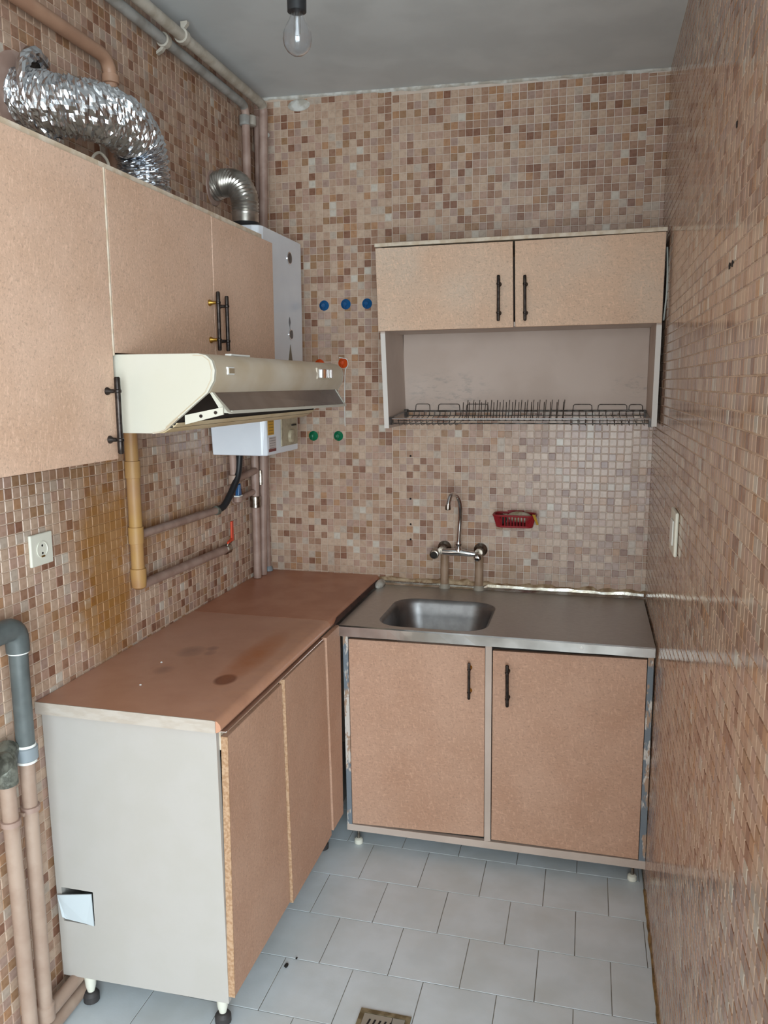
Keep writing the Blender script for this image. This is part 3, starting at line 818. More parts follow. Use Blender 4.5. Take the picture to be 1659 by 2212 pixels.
# ------------------------------------------------------------------ grey and beige pipes at lower left
t = thing('heating_pipe', 'grey plastic pipe with top elbow and white rings, beige lower half, beside the base cabinet', 'pipe', (.05, -1.602, .05))
MB().tube([(.052, -1.606, 1.045), (.050, -1.603, .800)], .0215, 18).build('grey_tube', M_PIPEG, t, smooth=True)
MB().tube(bend((.052, -1.606, 1.030), (.052, -1.607, 1.088), (.048, -1.70, 1.088), .032, 8), .0265, 18).build('elbow', M_PIPEG, t, smooth=True)
MB().tube([(.048, -1.66, 1.088), (.048, -2.1, 1.090)], .0205, 18).build('grey_tube', M_PIPEG, t, smooth=True)
for c, ax in (((.052, -1.606, 1.026), (0, 0, 1)), ((.050, -1.603, .796), (0, 0, 1)), ((.050, -1.603, .756), (0, 0, 1)), ((.048, -1.672, 1.088), (0, -1, 0))):
    MB().lathe(c, ax, [(0, .0235), (.006, .0235)], 18).build('sealing_ring', M_PTFE, t, smooth=True)
MB().lathe((.050, -1.603, .763), (0, 0, 1), [(0, .0245), (.002, .0270), (.031, .0270), (.033, .0245)], 18).build('coupling', M_PIPEG2, t, smooth=True)
MB().tube(bend((.050, -1.603, .757), (.048, -1.602, .078), (.028, -1.10, .070), .03, 8), .0175, 18).build('beige_tube', M_PIPEB, t, smooth=True)
MB().lathe((.048, -1.602, .062), (0, 0, 1), [(0, .014), (.006, .022), (.046, .022), (.050, .0175)], 16).build('elbow_fitting', M_PIPEB, t, smooth=True)
t2 = thing('heating_pipe', 'beige pipe with a dark tarnished elbow on top, at the far left edge', 'pipe', (.05, -1.665, .03))
MB().tube(bend((.050, -1.673, .765), (.046, -1.655, .026), (.030, -1.10, .024), .03, 8), .0180, 18).build('beige_tube', M_PIPEB, t2, smooth=True)
MB().tube(bend((.050, -1.673, .735), (.050, -1.675, .790), (.027, -1.635, .800), .03, 8), .0250, 16).build('elbow', M_RUST, t2, smooth=True)
MB().tube([(.050, -1.673, .790), (.050, -1.76, .794)], .024, 16).build('elbow', M_RUST, t2, smooth=True)
MB().lathe((.060, -1.640, .030), (1, 0, 0), [(0, .022), (.022, .022)], 12).build('sealant', M_PTFE, t2, smooth=True)
MB().tube([(.010, -1.638, .640), (.060, -1.638, .640)], .0045, 8).build('clamp_screw', M_PIPEB, t2)
for y in (-1.603, -1.671):
    MB().lathe((.050, y, .632), (0, 0, 1), [(0, .0196), (.001, .0225), (.013, .0225), (.014, .0196)], 16).build('pipe_clamp', M_PIPEK, t2 if y < -1.65 else t, smooth=True)

# ------------------------------------------------------------------ sockets
t = thing('wall_socket', 'square white wall socket on the left wall above the base cabinet', 'socket', (0, -1.443, 1.236))
pl = MB().box(.002, .0105, -1.484, -1.401, 1.196, 1.276).build('plate', M_PLASTW, t, bevel=.003)
MB().lathe((.0100, -1.443, 1.236), (1, 0, 0), [(0, .021), (.0022, .021), (.0024, .0185), (.0012, .0175), (.0012, .001)], 24).build('insert', M_PLASTW, t, smooth=True)
for z in (1.2265, 1.2455):
    MB().lathe((.0098, -1.443, z), (1, 0, 0), [(0, .003), (.0020, .003)], 10).build('pin_hole', M_HOLE, pl)
MB().box(.010, .0135, -1.449, -1.437, 1.2165, 1.2205).build('earth_clip', M_BRASS, pl)
t = thing('light_switch', 'small white switch plate on the right wall above the sink', 'switch', (W, -.95, 1.25))
MB().box(W - .011, W - .002, -1.000, -.885, 1.197, 1.312).build('plate', M_PLASTW, t, bevel=.004)
MB().box(W - .0145, W - .0112, -.972, -.913, 1.222, 1.287).build('rocker', M_WHITEP, t, bevel=.0015)

# ------------------------------------------------------------------ suction hooks
def hook(x, z, m, label, col):
    t = thing('suction_hook', label, 'hook', (x, 0, z), col + ' suction hooks')
    MB().lathe((x, -.0018, z), (0, -1, 0), [(0, .0195), (.0015, .0200), (.004, .0170), (.008, .010), (.011, .0075), (.014, .0070)], 22).build('cup', m, t, smooth=True)
    MB().tube(smooth_path([(x, -.014, z + .004), (x, -.016, z - .008), (x, -.022, z - .015), (x, -.028, z - .010)], 4), .0028, 8).build('hook', m, t, smooth=True)
hook(.279, 1.946, M_BLUE, 'blue suction hook, the one nearest the water heater', 'blue')
hook(.369, 1.949, M_BLUE, 'blue suction hook in the middle of the three', 'blue')
hook(.456, 1.949, M_BLUE, 'blue suction hook right next to the dish cabinet', 'blue')
hook(.256, 1.717, M_ORANGE, 'orange suction hook half hidden behind the top of the range hood', 'orange')
hook(.355, 1.721, M_ORANGE, 'orange suction hook at the right end of the range hood', 'orange')
hook(.225, 1.429, M_GREEN, 'green suction hook closer to the water heater', 'green')
hook(.332, 1.430, M_GREEN, 'green suction hook farther right below the range hood', 'green')
cp_ = smooth_path([(.345, -.024, 1.742), (.376, -.024, 1.735), (.380, -.020, 1.712), (.366, -.010, 1.690), (.362, -.008, 1.62), (.361, -.008, 1.54), (.362, -.008, 1.47)], 6)
tag(MB().tube(cp_, .0016, 6).build('string', M_PTFE, smooth=True), 'thin white string hanging from the right orange hook', 'string')

# ------------------------------------------------------------------ dish cabinet on the back wall
t = thing('dish_cabinet', 'chipboard dish-drying wall cabinet with two doors and an open lower bay', 'cabinet', (1.06, -.15, 1.48))
YF = -.302
LT, LB = .574, .600      # its left side leans a little
def lx(z): return LB + (LT - LB) * (z - 1.48) / (2.118 - 1.48)
MB().prism([(lx(1.480), YF, 1.480), (lx(1.480) + .017, YF, 1.480), (lx(2.11) + .017, YF, 2.108), (lx(2.11), YF, 2.108)], (0, -YF - .004, 0)).build('side_panel', M_MELP, t, bevel=.001)
MB().prism([(1.517, YF, 1.494), (1.534, YF, 1.494), (1.536, YF, 2.116), (1.519, YF, 2.116)], (0, -YF - .004, 0)).build('side_panel', M_MELP, t, bevel=.001)
lab(MB().prism([(lx(1.480), YF - .0012, 1.480), (lx(1.480) + .017, YF - .0012, 1.480), (lx(1.815) + .017, YF - .0012, 1.815), (lx(1.815), YF - .0012, 1.815)], (0, .001, 0)).build('edge_band', M_EDGEP, t), 'white edge strip')
lab(MB().prism([(1.517, YF - .0012, 1.494), (1.534, YF - .0012, 1.494), (1.535, YF - .0012, 1.825), (1.518, YF - .0012, 1.825)], (0, .001, 0)).build('edge_band', M_EDGEP, t), 'white edge strip')
MB().prism([(.570, YF - .018, 2.108), (1.537, YF - .018, 2.1165), (1.537, YF - .018, 2.1295), (.570, YF - .018, 2.120)], (0, -YF + .014, 0)).build('top_panel', M_EDGEW, t, bevel=.001)
MB().prism([(lx(1.83) + .017, YF, 1.826), (1.518, YF, 1.835), (1.518, YF, 1.850), (lx(1.83) + .017, YF, 1.841)], (0, -YF - .02, 0)).build('shelf', M_MELP, t)
MB().box(.606, 1.517, -.016, -.006, 1.528, 2.10).build('back_panel', M_DISHBACK, t)
def qdoor(x0, x1, x2, x3, z0, z1, z2, z3):
    return MB().prism([(x0, YF - .018, z0), (x1, YF - .018, z1), (x2, YF - .018, z2), (x3, YF - .018, z3)], (0, .017, 0)).build('door', M_MDF_DISH, t, bevel=.0015)
d = qdoor(.583, 1.0555, 1.0475, .573, 1.8215, 1.826, 2.107, 2.1035)
handle(d, (1.007, -.32, 1.846), (1.005, -.32, 1.996), (0, -1, 0))
d = qdoor(1.062, 1.5330, 1.5335, 1.0545, 1.827, 1.831, 2.115, 2.107)
handle(d, (1.096, -.32, 1.845), (1.092, -.32, 1.993), (0, -1, 0))

# ------------------------------------------------------------------ dish rack
t = thing('dish_rack', 'grey wire dish rack spanning the open bottom of the dish cabinet', 'dish rack', (1.06, -.16, 1.50))
def rod(a, b, r=.0022, m=M_WIRE, name='wire'):
    return MB().cyl(a, b, r, 8).build(name, m, t, smooth=True)
x0, x1 = .620, 1.515
rod((x0, -.295, 1.513), (x1, -.295, 1.520), .0026, M_CHROME, 'front_rail')
rod((x0, -.290, 1.497), (x1, -.290, 1.504), .0022, M_WIRE, 'front_rail')
rod((x0, -.020, 1.532), (x1, -.020, 1.538), .0034, M_WIRE, 'back_rail')
rod((x0, -.025, 1.515), (x1, -.025, 1.521), .0022, M_WIRE, 'back_rail')
rod((x0, -.180, 1.502), (x1, -.180, 1.508), .0020, M_WIRE, 'middle_rail')
for x in (x0, x1):
    rod((x, -.295, 1.514), (x, -.020, 1.534), .0032, M_WIRE, 'end_rail')
    MB().box(x - .006, x + .006, -.298, -.270, 1.492, 1.520).build('bracket', M_IRON, t)
    MB().box(x - .006, x + .006, -.045, -.016, 1.508, 1.540).build('bracket', M_IRON, t)
def uwire(pts, r=.0016):
    return MB().tube(smooth_path(pts, 3), r, 6).build('plate_divider', M_WIRE, t, smooth=True)
nd = 17
for k in range(nd):
    x = .868 + k * .0222
    zz = 1.507 + (x - x0) * .0075
    uwire([(x + .003, -.205, zz + .062), (x + .002, -.206, zz + .02), (x, -.21, zz), (x, -.150, zz - .002), (x, -.10, zz), (x + .001, -.096, zz + .02), (x + .004, -.095, zz + .068)])
for (xa, xb, n) in ((.650, .855, 11), (1.255, 1.495, 11)):
    for k in range(n):
        x = xa + (xb - xa) * k / (n - 1)
        zz = 1.507 + (x - x0) * .0075
        o = MB().tube(smooth_path([(x, -.293, zz + .006), (x, -.288, zz - .012), (x + .002, -.25, zz - .016), (x + .002, -.10, zz - .002), (x, -.03, zz + .010), (x, -.022, zz + .024)], 3), .0015, 6).build('cross_wire', M_WIRE, t, smooth=True)
for xa, w_ in ((.655, .058), (.745, .085), (.880 - .025, .085), (1.255, .070), (1.345, .105), (1.455, .050)):
    MB().tube([(xa, -.022, 1.533), (xa + .002, -.020, 1.556), (xa + .008, -.020, 1.560), (xa + w_ - .008, -.020, 1.560), (xa + w_ - .002, -.020, 1.556), (xa + w_, -.022, 1.533)], .0015, 6).build('cup_holder', M_WIRE, t, smooth=True)

cb = smooth_path([(1.540, -.300, 2.07), (1.5425, -.305, 2.02), (1.5435, -.315, 1.97), (1.5432, -.318, 1.92), (1.541, -.310, 1.87), (1.5395, -.30, 1.84)], 6)
tag(MB().tube(cb, .0028, 8).build('cable', M_CABLE, smooth=True), 'thin pale cable bowed out in the gap right of the dish cabinet', 'cable')

# ------------------------------------------------------------------ faucet with two risers
FX0, FX1, FZ = .772, .912, .975
t = thing('faucet', 'chrome wall-mounted sink faucet with tall curved spout, left handle missing', 'faucet', (.838, -.06, .97))
MB().tube([(.775, -.066, .985), (.800, -.066, .985), (.838, -.066, .986), (.880, -.066, .982), (.905, -.066, .980)], [.0125, .0140, .0150, .0125, .010], 16).build('body', M_CHROME, t, smooth=True)
for x, z in ((.772, .984), (.917, .981)):
    MB().lathe((x, -.0018, z + .006), (0, -1, 0), [(0, .027), (.004, .027), (.008, .021), (.012, .016), (.040, .015), (.066, .0155)], 22).build('wall_union', M_DULLCH, t, smooth=True)
vb = MB().lathe((.748, -.045, .986), (0, -1, -.1), [(0, .012), (.02, .017), (.058, .0185), (.062, .0175), (.063, .013), (.050, .0125)], 20).build('valve', M_DULLCH, t, smooth=True)
MB().lathe((.748, -.100, .981), (0, -1, -.1), [(0, .0128), (.006, .0128)], 18).build('valve_core', M_DARK, vb, smooth=True)
vb = MB().lathe((.917, -.045, .981), (0, -1, -.1), [(0, .011), (.02, .014), (.052, .0150), (.062, .0142), (.064, .012)], 20).build('valve', M_DULLCH, t, smooth=True)
MB().lathe((.917, -.108, .9745), (0, -1, -.1), [(0, .0125), (.004, .0125), (.008, .009), (.009, .004)], 18).build('valve_cap', M_CHROME, vb, smooth=True)
MB().lathe((.838, -.066, .990), (0, 0, 1), [(0, .015), (.010, .014), (.020, .0095), (.026, .0120), (.036, .0120), (.040, .010)], 18).build('spout_nut', M_CHROME, t, smooth=True)
sp = smooth_path([(.838, -.066, 1.025), (.842, -.072, 1.09), (.846, -.082, 1.14), (.845, -.104, 1.190), (.836, -.138, 1.222), (.824, -.172, 1.224), (.818, -.190, 1.200), (.8165, -.194, 1.186)], 8)
MB().tube(sp, [.0088] * len(sp), 16).build('spout', M_CHROME, t, smooth=True)
MB().lathe((.8165, -.194, 1.190), (0, -.1, -1), [(0, .0100), (.016, .0105), (.018, .009)], 16).build('aerator', M_DULLCH, t, smooth=True)
for x, lb in ((.776, 'brownish riser pipe below the left end of the faucet'), (.914, 'brownish riser pipe below the right end of the faucet')):
    q = thing('riser_pipe', lb, 'pipe', (x, -.022, .835))
    MB().tube([(x, -.022, .845), (x, -.022, .970)], .0165, 16).build('tube', mat('tile_brown_paint', (168, 140, 118), rough=.5, rgb2=(148, 120, 96), nscale=20), q, smooth=True)
    MB().lathe((x, -.022, .8282), (0, 0, 1), [(0, .022), (.004, .022), (.012, .017), (.018, .0168)], 14).build('base_collar', M_PIPEW, q, smooth=True)

# ------------------------------------------------------------------ soap dish
t = thing('soap_dish', 'red plastic soap basket stuck on the tiled back wall right of the faucet', 'soap dish', (1.05, -.04, 1.09))
m = MB()
def rrect(cx, cy, hx, hy, r, z, n=6):
    out = []
    for (sx, sy, a0) in ((1, 1, 0), (-1, 1, 90), (-1, -1, 180), (1, -1, 270)):
        for k in range(n + 1):
            a = math.radians(a0 + 90 * k / n)
            out.append(Vector((cx + sx * (hx - r) + r * math.cos(a), cy + sy * (hy - r) + r * math.sin(a), z)))
    return out
def ring_stack(m, loops, cap0=True, cap1=False):
    n = len(loops[0]); vs = [p for l in loops for p in l]; fs = []
    for i in range(len(loops) - 1):
        for k in range(n):
            k2 = (k + 1) % n
            fs.append((i * n + k, i * n + k2, (i + 1) * n + k2, (i + 1) * n + k))
    if cap0: fs.append(tuple(range(n)))
    if cap1: fs.append(tuple((len(loops) - 1) * n + k for k in range(n)))
    m.add(vs, fs)
cy = -.048
ring_stack(m, [rrect(1.052, cy, .064, .034, .02, 1.097), rrect(1.052, cy, .058, .028, .018, 1.101)], True, True)
m.build('base', M_RED, t)
rl = rrect(1.052, cy, .080, .044, .026, 1.140)
MB().tube(rl + [rl[0]], .0042, 8, False).build('rim', M_RED, t, smooth=True)
rl2 = rrect(1.052, cy, .067, .036, .021, 1.098)
MB().tube(rl2 + [rl2[0]], .0040, 8, False).build('lower_rim', M_RED, t, smooth=True)
big = rrect(1.052, cy, .080, .044, .026, 1.140, 8); sm = rrect(1.052, cy, .067, .036, .021, 1.098, 8)
for k in range(0, len(big), 1):
    MB().cyl(sm[k], big[k], .0022, 6).build('rib', M_RED, t)
fr = [p for p in big if p.y < cy - .03]; 
ns = 9
for k in range(ns):
    xx = 1.006 + k * .0115
    MB().cyl((xx, cy - .036, 1.098), (xx, cy - .044, 1.140), .0024, 6).build('rib', M_RED, t)
MB().box(1.02, 1.085, -.006, -.0018, 1.10, 1.15).build('back_plate', M_RED, t)
sg = MB().ball((1.068, cy, 1.1325), 1, 18, 10, (.048, .028, .021), .25, 4)
tag(sg.build('sponge', M_SPONGE, smooth=True), 'dirty cream sponge in the red soap basket', 'sponge')
tag(MB().ball((1.002, cy - .004, 1.121), 1, 14, 8, (.018, .020, .0175), .5, 9).build('scrubber', M_SCRUB, smooth=True), 'dark scouring pad at the left end of the red soap basket', 'scouring pad')
tag(MB().prism([(1.120, cy - .046, 1.150), (1.132, cy - .047, 1.150), (1.146, cy - .047, 1.112), (1.138, cy - .047, 1.110)], (0, -.003, 0)).build('rag', M_YELLOW, bevel=.001), 'scrap of yellow rag over the right rim of the soap basket', 'rag')

# ------------------------------------------------------------------ sink top
t = thing('kitchen_sink', 'stainless steel sink top with a rounded basin on the left', 'sink', (1.03, -.3, .79))
SX0, SX1, SY0, SY1, SZ = .513, 1.540, -.606, -.012, .828
n = 12
hole = rrect(.820, -.392, .190, .184, .085, SZ, n)
N = len(hole)
outer_l = []
cx_, cy_ = .820, -.392
def ray_rect(p):
    d = Vector((p.x - cx_, p.y - cy_)); d.normalize(); t_ = 1e9
    for i, (a, b) in enumerate(((SX0 - cx_, SX1 - cx_), (SY0 - cy_, SY1 - cy_))):
        if d[i] > 1e-6: t_ = min(t_, b / d[i])
        elif d[i] < -1e-6: t_ = min(t_, a / d[i])
    return Vector((cx_ + d.x * t_, cy_ + d.y * t_, SZ))
outer_l = [ray_rect(p) for p in hole]
# snap the nearest points onto the corners
for c in ((SX0, SY0), (SX1, SY0), (SX1, SY1), (SX0, SY1)):
    k = min(range(N), key=lambda i: (outer_l[i].x - c[0]) ** 2 + (outer_l[i].y - c[1]) ** 2)
    outer_l[k] = Vector((c[0], c[1], SZ))
rim = rrect(.820, -.392, .194, .188, .088, SZ + .0006, n)
m = MB()
ring_stack(m, [outer_l, rim, hole], False, False)
deck = m.build('deck', M_STEEL, t)
m = MB()
loops = []
for (s_, z, rr) in ((0, SZ - .0002, .085), (.006, SZ - .005, .083), (.012, SZ - .016, .080), (.020, SZ - .06, .078), (.030, SZ - .115, .076), (.045, SZ - .136, .072), (.075, SZ - .146, .060), (.12, SZ - .150, .03)):
    loops.append(rrect(.820, -.392, .190 - s_, .184 - s_, min(rr, .184 - s_ - .002), z, n))
ring_stack(m, loops, False, True)
bs = m.build('basin', M_STEELB, t, smooth=True, sharp=70)
MB().lathe((.82, -.392, SZ - .1495), (0, 0, 1), [(0, .038), (.002, .038), (.003, .030)], 24).build('strainer', M_CHROME, bs, smooth=True)
ap = MB()
na = 24
vs = []; fs = []
for i in range(na + 1):
    x = SX0 + (SX1 - SX0) * i / na
    dz = .0015 * noise.noise(Vector((x * 9, 2, 0))); dy = .0016 * noise.noise(Vector((x * 7, 5, 1)))
    vs += [(x, SY0, SZ), (x, SY0 - .003 + dy * .3, SZ - .004), (x, SY0 - .003 + dy, .790 + .010 * i / na * .6 + dz), (x, SY0 + .002, .790 + .010 * i / na * .6 + dz)]
for i in range(na):
    for k in range(3): fs.append((i * 4 + k, i * 4 + k + 1, i * 4 + 5 + k, i * 4 + 4 + k))
ap.add(vs, fs); ap.add([vs[0], vs[1], vs[2], vs[3]], [(0, 1, 2, 3)])
ap.build('apron', mat('bright_steel', (222, 222, 224), rough=.17, metal=1.0, rgb2=(190, 188, 188), nscale=10, bump=.1, bscale=14), t)
MB().lathe((1.318, SY0 - .0015, .812), (0, -1, 0), [(0, .006), (.002, .0055), (.003, .003)], 12).build('stud', M_WHITEP, t, smooth=True)
ub = MB()
vs = []; fs = []
nb = 40
for i in range(nb + 1):
    x = SX0 + (SX1 - SX0) * i / nb
    hh = .014 + .006 * noise.noise(Vector((x * 14, 8, 2))) + (.006 if x > .93 else -.003)
    vs += [(x, -.026, SZ + .0004), (x, -.016, SZ + hh * .5), (x, -.0125 , SZ + hh)]
for i in range(nb):
    for k in range(2): fs.append((i * 3 + k, i * 3 + k + 1, i * 3 + 4 + k, i * 3 + 3 + k))
ub.add(vs, fs)
ub.build('upstand', mat('crumpled_strip', (224, 222, 216), rough=.22, metal=.9, rgb2=(190, 180, 164), nscale=22, bump=.5, bscale=50), t)

m = MB().ball((.517, -.055, .836), 1, 18, 12, (.020, .060, .020), .6, 5)
tag(m.build('plaster_lump', M_CAULK, smooth=True), 'rough white plaster lump wedged between worktop and sink top at the back wall', 'plaster')

# ------------------------------------------------------------------ sink base cabinet
t = thing('sink_cabinet', 'two-door chipboard sink cabinet on short feet under the steel sink top', 'cabinet', (1.03, -.3, 0))
D = -.575
MB().prism([(.517, D, .789), (.535, D, .789), (.545, D, .060), (.527, D, .060)], (0, .555, 0)).build('side_panel', M_CHIP, t, bevel=.001)
MB().prism([(1.522, D, .792), (1.540, D, .792), (1.545, D, .062), (1.524, D, .062)], (0, .555, 0)).build('side_panel', M_CHIP, t, bevel=.001)
MB().prism([(.526, D - .0008, .0595), (1.5458, D - .0008, .0615), (1.5458, D - .0008, .0905), (.526, D - .0008, .083)], (0, .018, 0)).build('bottom_rail', M_MELP, t, bevel=.001)
MB().box(.545, 1.524, D + .02, -.02, .063, .080).build('bottom_panel', M_MEL, t)
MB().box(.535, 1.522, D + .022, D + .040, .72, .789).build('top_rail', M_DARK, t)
MB().prism([(1.010, D, .783), (1.031, D, .783), (1.038, D, .088), (1.017, D, .086)], (0, .018, 0)).build('stile', M_MELP, t)
MB().box(.545, 1.524, -.035, -.025, .08, .70).build('back_panel', M_MEL, t)
d = MB().prism([(.5375, D + .002, .770), (1.0085, D + .002, .775), (1.0150, D + .002, .100), (.5455, D + .002, .0855)], (0, .017, 0)).build('door', M_MDF_LO, t, bevel=.0012)
handle(d, (.960, D + .002, .600), (.959, D + .002, .727), (0, -1, 0), post=M_BRASS, stand=.022, r=.005)
d = MB().prism([(1.0345, D + .002, .768), (1.5200, D + .002, .777), (1.5225, D + .002, .093), (1.0405, D + .002, .094)], (0, .017, 0)).build('door', M_MDF_LO, t, bevel=.0012)
handle(d, (1.087, D + .002, .586), (1.084, D + .002, .730), (0, -1, 0), stand=.022, r=.0058)
for x, y in ((.563, -.555), (1.508, -.548), (.563, -.06), (1.508, -.06)):
    f_ = MB().lathe((x, y, .0006), (0, 0, 1), [(0, .013), (.004, .016), (.018, .015), (.022, .009)], 14).build('foot', M_PLASTW, t, smooth=True)
    MB().cyl((x, y, .02), (x, y, .0605), .0055, 10).build('stem', M_DULLCH, f_)

# ------------------------------------------------------------------ left base cabinet
t = thing('base_cabinet', 'low chipboard base cabinet along the left wall with a white end panel', 'cabinet', (.25, -.75, 0))
# end panel with a cut-out
yE = -1.480
hx0, hx1, hz0, hz1 = .024, .117, .250, .346
PX0t, PX0b, PX1t, PX1b = .003, .012, .481, .488
pn = MB()
front = [(PX0b, .090), (PX1b, .100), (PX1t, .829), (PX0t, .829)]
hl = [(hx0, hz0), (hx1, hz0), (hx1, hz1), (hx0, hz1)]
vs = [(x, yE, z) for x, z in front] + [(x, yE, z) for x, z in hl] + [(x, yE + .016, z) for x, z in front] + [(x, yE + .016, z) for x, z in hl]
fs = []
for i in range(4):
    j = (i + 1) % 4
    fs += [(i, j, 4 + j, 4 + i), (8 + j, 8 + i, 12 + i, 12 + j), (i, 8 + i, 8 + j, j), (4 + i, 4 + j, 12 + j, 12 + i)]
pn.add(vs, fs).build('end_panel', M_MEL, t)
lab(MB().prism([(.017, yE - .010, .328), (.113, yE - .003, .341), (.1145, yE - .002, .250), (.094, yE - .002, .253), (.034, yE - .003, .258), (.026, yE - .008, .266)], (0, .003, 0)).build('loose_patch', M_PAPER, t), 'loose white patch over the cut-out')
MB().box(.015, .46, yE + .05, -.5, .17, .18).build('inner_shelf', M_DARK, t)
XD = .486
MB().box(.012, XD, yE + .016, -.01, .100, .116).build('bottom_panel', M_MEL, t)
MB().box(XD - .018, XD - .001, yE + .016, -.56, .770, .829).build('front_rail', M_EDGEW, t)
MB().box(.012, .022, yE + .016, -.01, .117, .80).build('back_panel', M_MEL, t)
def bdoor(y0t, y1t, y0b, y1b, z0, z1, nm='door', xo=0.0, m=M_MDF_LO):
    d = MB().add([(XD + xo, y0b, z0), (XD + xo, y1b, z0), (XD + xo, y1t, z1), (XD + xo, y0t, z1),
                  (XD + .018 + xo, y0b, z0), (XD + .018 + xo, y1b, z0), (XD + .018 + xo, y1t, z1), (XD + .018 + xo, y0t, z1)],
                 [(0, 3, 2, 1), (4, 5, 6, 7), (0, 1, 5, 4), (1, 2, 6, 5), (2, 3, 7, 6), (3, 0, 4, 7)]).build(nm, m, t, bevel=.0015)
    return d
for args in ((-1.466, -1.113, -1.477, -1.086, .118, .806), (-1.108, -.752, -1.081, -.706, .112, .818)):
    xo = 0.0 if args[0] < -1.3 else 0.007
    d = bdoor(*args, xo=xo)
    y0t, y1t, y0b, y1b, z0, z1 = args
    e = MB().add([(XD + xo + .001, y0b - .0012, z0), (XD + xo + .0185, y0b - .0012, z0), (XD + xo + .0185, y0t - .0012, z1), (XD + xo + .001, y0t - .0012, z1),
                  (XD + xo + .001, y0b + .001, z0), (XD + xo + .0185, y0b + .001, z0), (XD + xo + .0185, y0t + .001, z1), (XD + xo + .001, y0t + .001, z1)],
                 [(0, 1, 2, 3), (7, 6, 5, 4), (0, 4, 5, 1), (1, 5, 6, 2), (2, 6, 7, 3), (3, 7, 4, 0)]).build('raw_edge', M_EDGE, d)
bdoor(-.746, -.598, -.700, -.585, .126, .826, 'filler_panel', .012)
MB().box(.488, .500, -.583, -.55, .10, .80).build('corner_post', M_PIPEG2, t)
rl = MB().box(.487, .5075, -1.478, -.752, .8215, .8255).build('metal_rail', M_CHROME, t, bevel=.0008)
for x, y in ((.072, -1.452), (.448, -1.435), (.072, -.12), (.448, -.62)):
    f_ = MB().lathe((x, y, .0006), (0, 0, 1), [(0, .016), (.004, .021), (.022, .021), (.030, .015), (.032, .008)], 16).build('foot', M_RUBBER, t, smooth=True)
    MB().lathe((x, y, .030), (0, 0, 1), [(0, .009), (.02, .014), (.069, .018)], 12).build('foot_socket', M_PLASTW, f_, smooth=True)

# ------------------------------------------------------------------ worktop
t = thing('worktop', 'stained brown laminate worktop along the left wall', 'worktop', (.25, -.75, .829))
def slab(y0, y1, m, nm):
    pr = [(.004, .8297), (.492, .8297), (.500, .833), (.504, .840), (.502, .850), (.494, .858), (.484, .8600), (.004, .8600)]
    return MB().prism([(x, y0, z) for x, z in pr], (0, y1 - y0, 0)).build(nm, m, t, smooth=True, sharp=50)
sl = slab(-1.500, -.668, M_TOP, 'slab')
sl2 = slab(-.6665, -.003, M_TOP2, 'slab')
lab(sl2, 'darker reddish rear slab')
MB().prism([(.003, -1.5030, .8295), (.4905, -1.5030, .8295), (.4905, -1.5030, .8590), (.484, -1.503, .8602), (.003, -1.5030, .8602)], (0, .0028, 0)).build('end_strip', M_TOPEND, t)

lab(MB().prism([(.5042, -.640, .832), (.5042, -.050, .832), (.5042, -.030, .842), (.5042, -.050, .852), (.5042, -.600, .852)], (.0012, 0, 0)).build('raw_edge', mat('dark_raw_edge', (84, 54, 44), rough=.8, rgb2=(64, 40, 34), nscale=30), t), 'unfinished edge beside the sink, shade and grime in its dark colour')  # dark strip: shadow and grime under the worktop edge put into its colour
for (x, y, lb_) in ((.20, -1.34, 'nearer of two white crumbs on the brown worktop'), (.165, -1.17, 'farther of two white crumbs on the brown worktop')):
    tag(MB().ball((x, y, .8622), .0028, 8, 6, (1, 1.2, .7), .4, 2).build('crumb', M_PTFE, smooth=True), lb_, 'crumb')

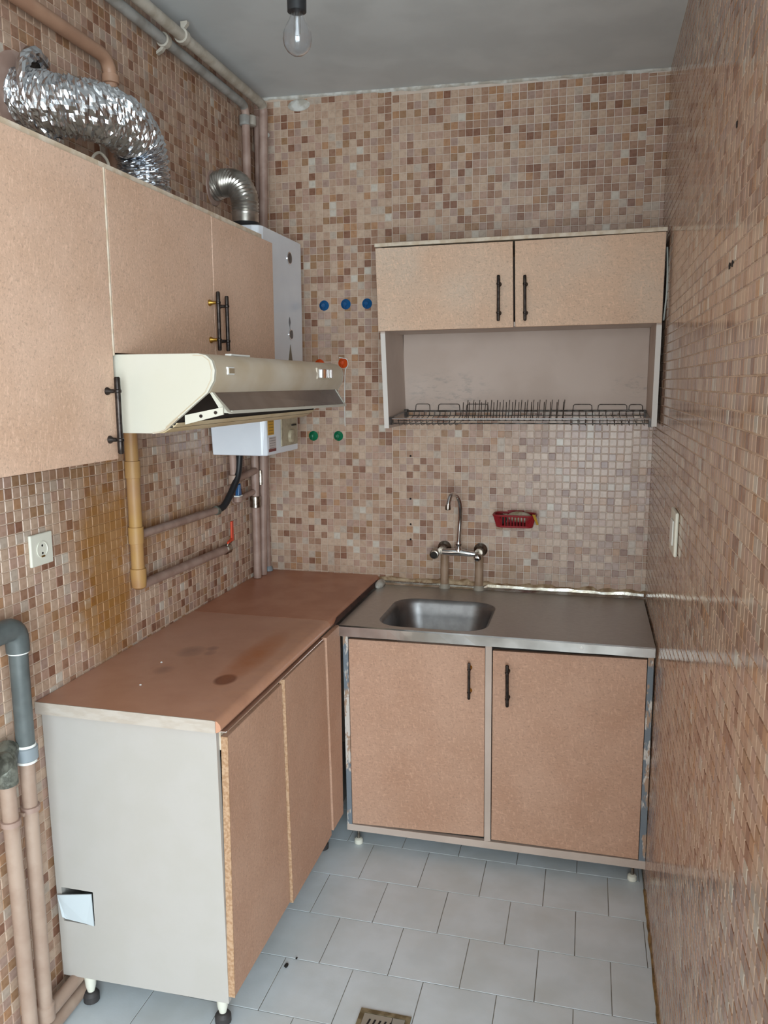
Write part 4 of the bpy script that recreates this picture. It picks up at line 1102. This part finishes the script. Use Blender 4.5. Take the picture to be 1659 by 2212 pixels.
# ------------------------------------------------------------------ floor drain and crumbs
t = thing('floor_drain', 'small square metal floor drain set in the grey tiles', 'drain', (.852, -1.375, 0))
fr = MB()
for a in ((.784, .920, -1.316, -1.303), (.784, .920, -1.452, -1.439), (.784, .797, -1.439, -1.316), (.907, .920, -1.439, -1.316)):
    fr.box(a[0], a[1], a[2], a[3], .0004, .0034)
fr.build('frame', mat('dirty_brass_frame', (150, 138, 110), rough=.5, metal=.4, rgb2=(110, 96, 70), nscale=40), t)
MB().box(.797, .907, -1.439, -1.316, .0003, .0010).build('well', M_DARK, t)
MB().box(.797, .872, -1.438, -1.318, .0011, .0028).build('grate', mat('grate_metal', (176, 172, 160), rough=.45, metal=.5), t)
for k in range(5):
    xx = .803 + k * .014
    MB().prism([(xx, -1.400, .0028), (xx + .005, -1.400, .0028), (xx + .016, -1.335, .0028), (xx + .011, -1.335, .0028)], (0, 0, .0006)).build('slot', M_HOLE, t)
MB().box(.874, .906, -1.437, -1.318, .0012, .0030).build('cover_plate', mat('cover_plate_metal', (168, 168, 160), rough=.4, metal=.4), t)
for (x, y, lb_) in ((.534, -1.205, 'larger dark crumb on the floor tiles near the base cabinet'), (.552, -1.170, 'tiny dark crumb on the floor tiles behind the larger one')):
    tag(MB().ball((x, y, .0035), .006 if x < .54 else .003, 10, 6, (1, 1.5, .5), .4, 6).build('crumb', M_BIT, smooth=True), lb_, 'crumb')

# ------------------------------------------------------------------ bulb
bx, by, bz = .704, -1.44, 2.345
t = thing('hanging_bulb', 'bare clear light bulb in a black holder hanging from the ceiling', 'light bulb', (bx, by, bz))
zc_ = H0 + (H1 - H0) * bx / W
MB().lathe((bx, by, bz + .046), (0, 0, 1), [(0, .0175), (.001, .0195), (.055, .0205), (.075, .0190), (.082, .010), (.084, .004)], 24).build('lamp_holder', M_BLACK, t, smooth=True)
MB().tube([(bx, by, bz + .128), (bx, by, zc_)], .0032, 8).build('cord', M_BLACK, t, smooth=True)
MB().lathe((bx, by, zc_ - .018), (0, 0, 1), [(0, .012), (.006, .035), (.018, .040)], 20).build('ceiling_rose', M_WHITEP, t, smooth=True)
bp = [(0, .0125), (.010, .0132), (.020, .0165), (.032, .0235), (.046, .0290), (.058, .0300), (.070, .0275), (.080, .0210), (.086, .0130), (.0885, .005), (.089, .0005)]
bi = [(d if d < .08 else d - .0008, max(r - .0008, .0004)) for d, r in reversed(bp)]
gb = MB().lathe((bx, by, bz + .052), (0, 0, -1), bp + bi + [bp[0]], 32, False).build('bulb', M_GLASS, t, smooth=True)
MB().lathe((bx, by, bz + .054), (0, 0, -1), [(0, .0110), (.004, .0112), (.006, .0100)], 16).build('screw_cap', M_ALU, gb, smooth=True)
MB().tube([(bx - .006, by, bz + .046), (bx - .007, by, bz + .004), (bx, by, bz + .002), (bx + .007, by, bz + .004), (bx + .006, by, bz + .046)], .0006, 6).build('filament', M_DULLCH, gb)
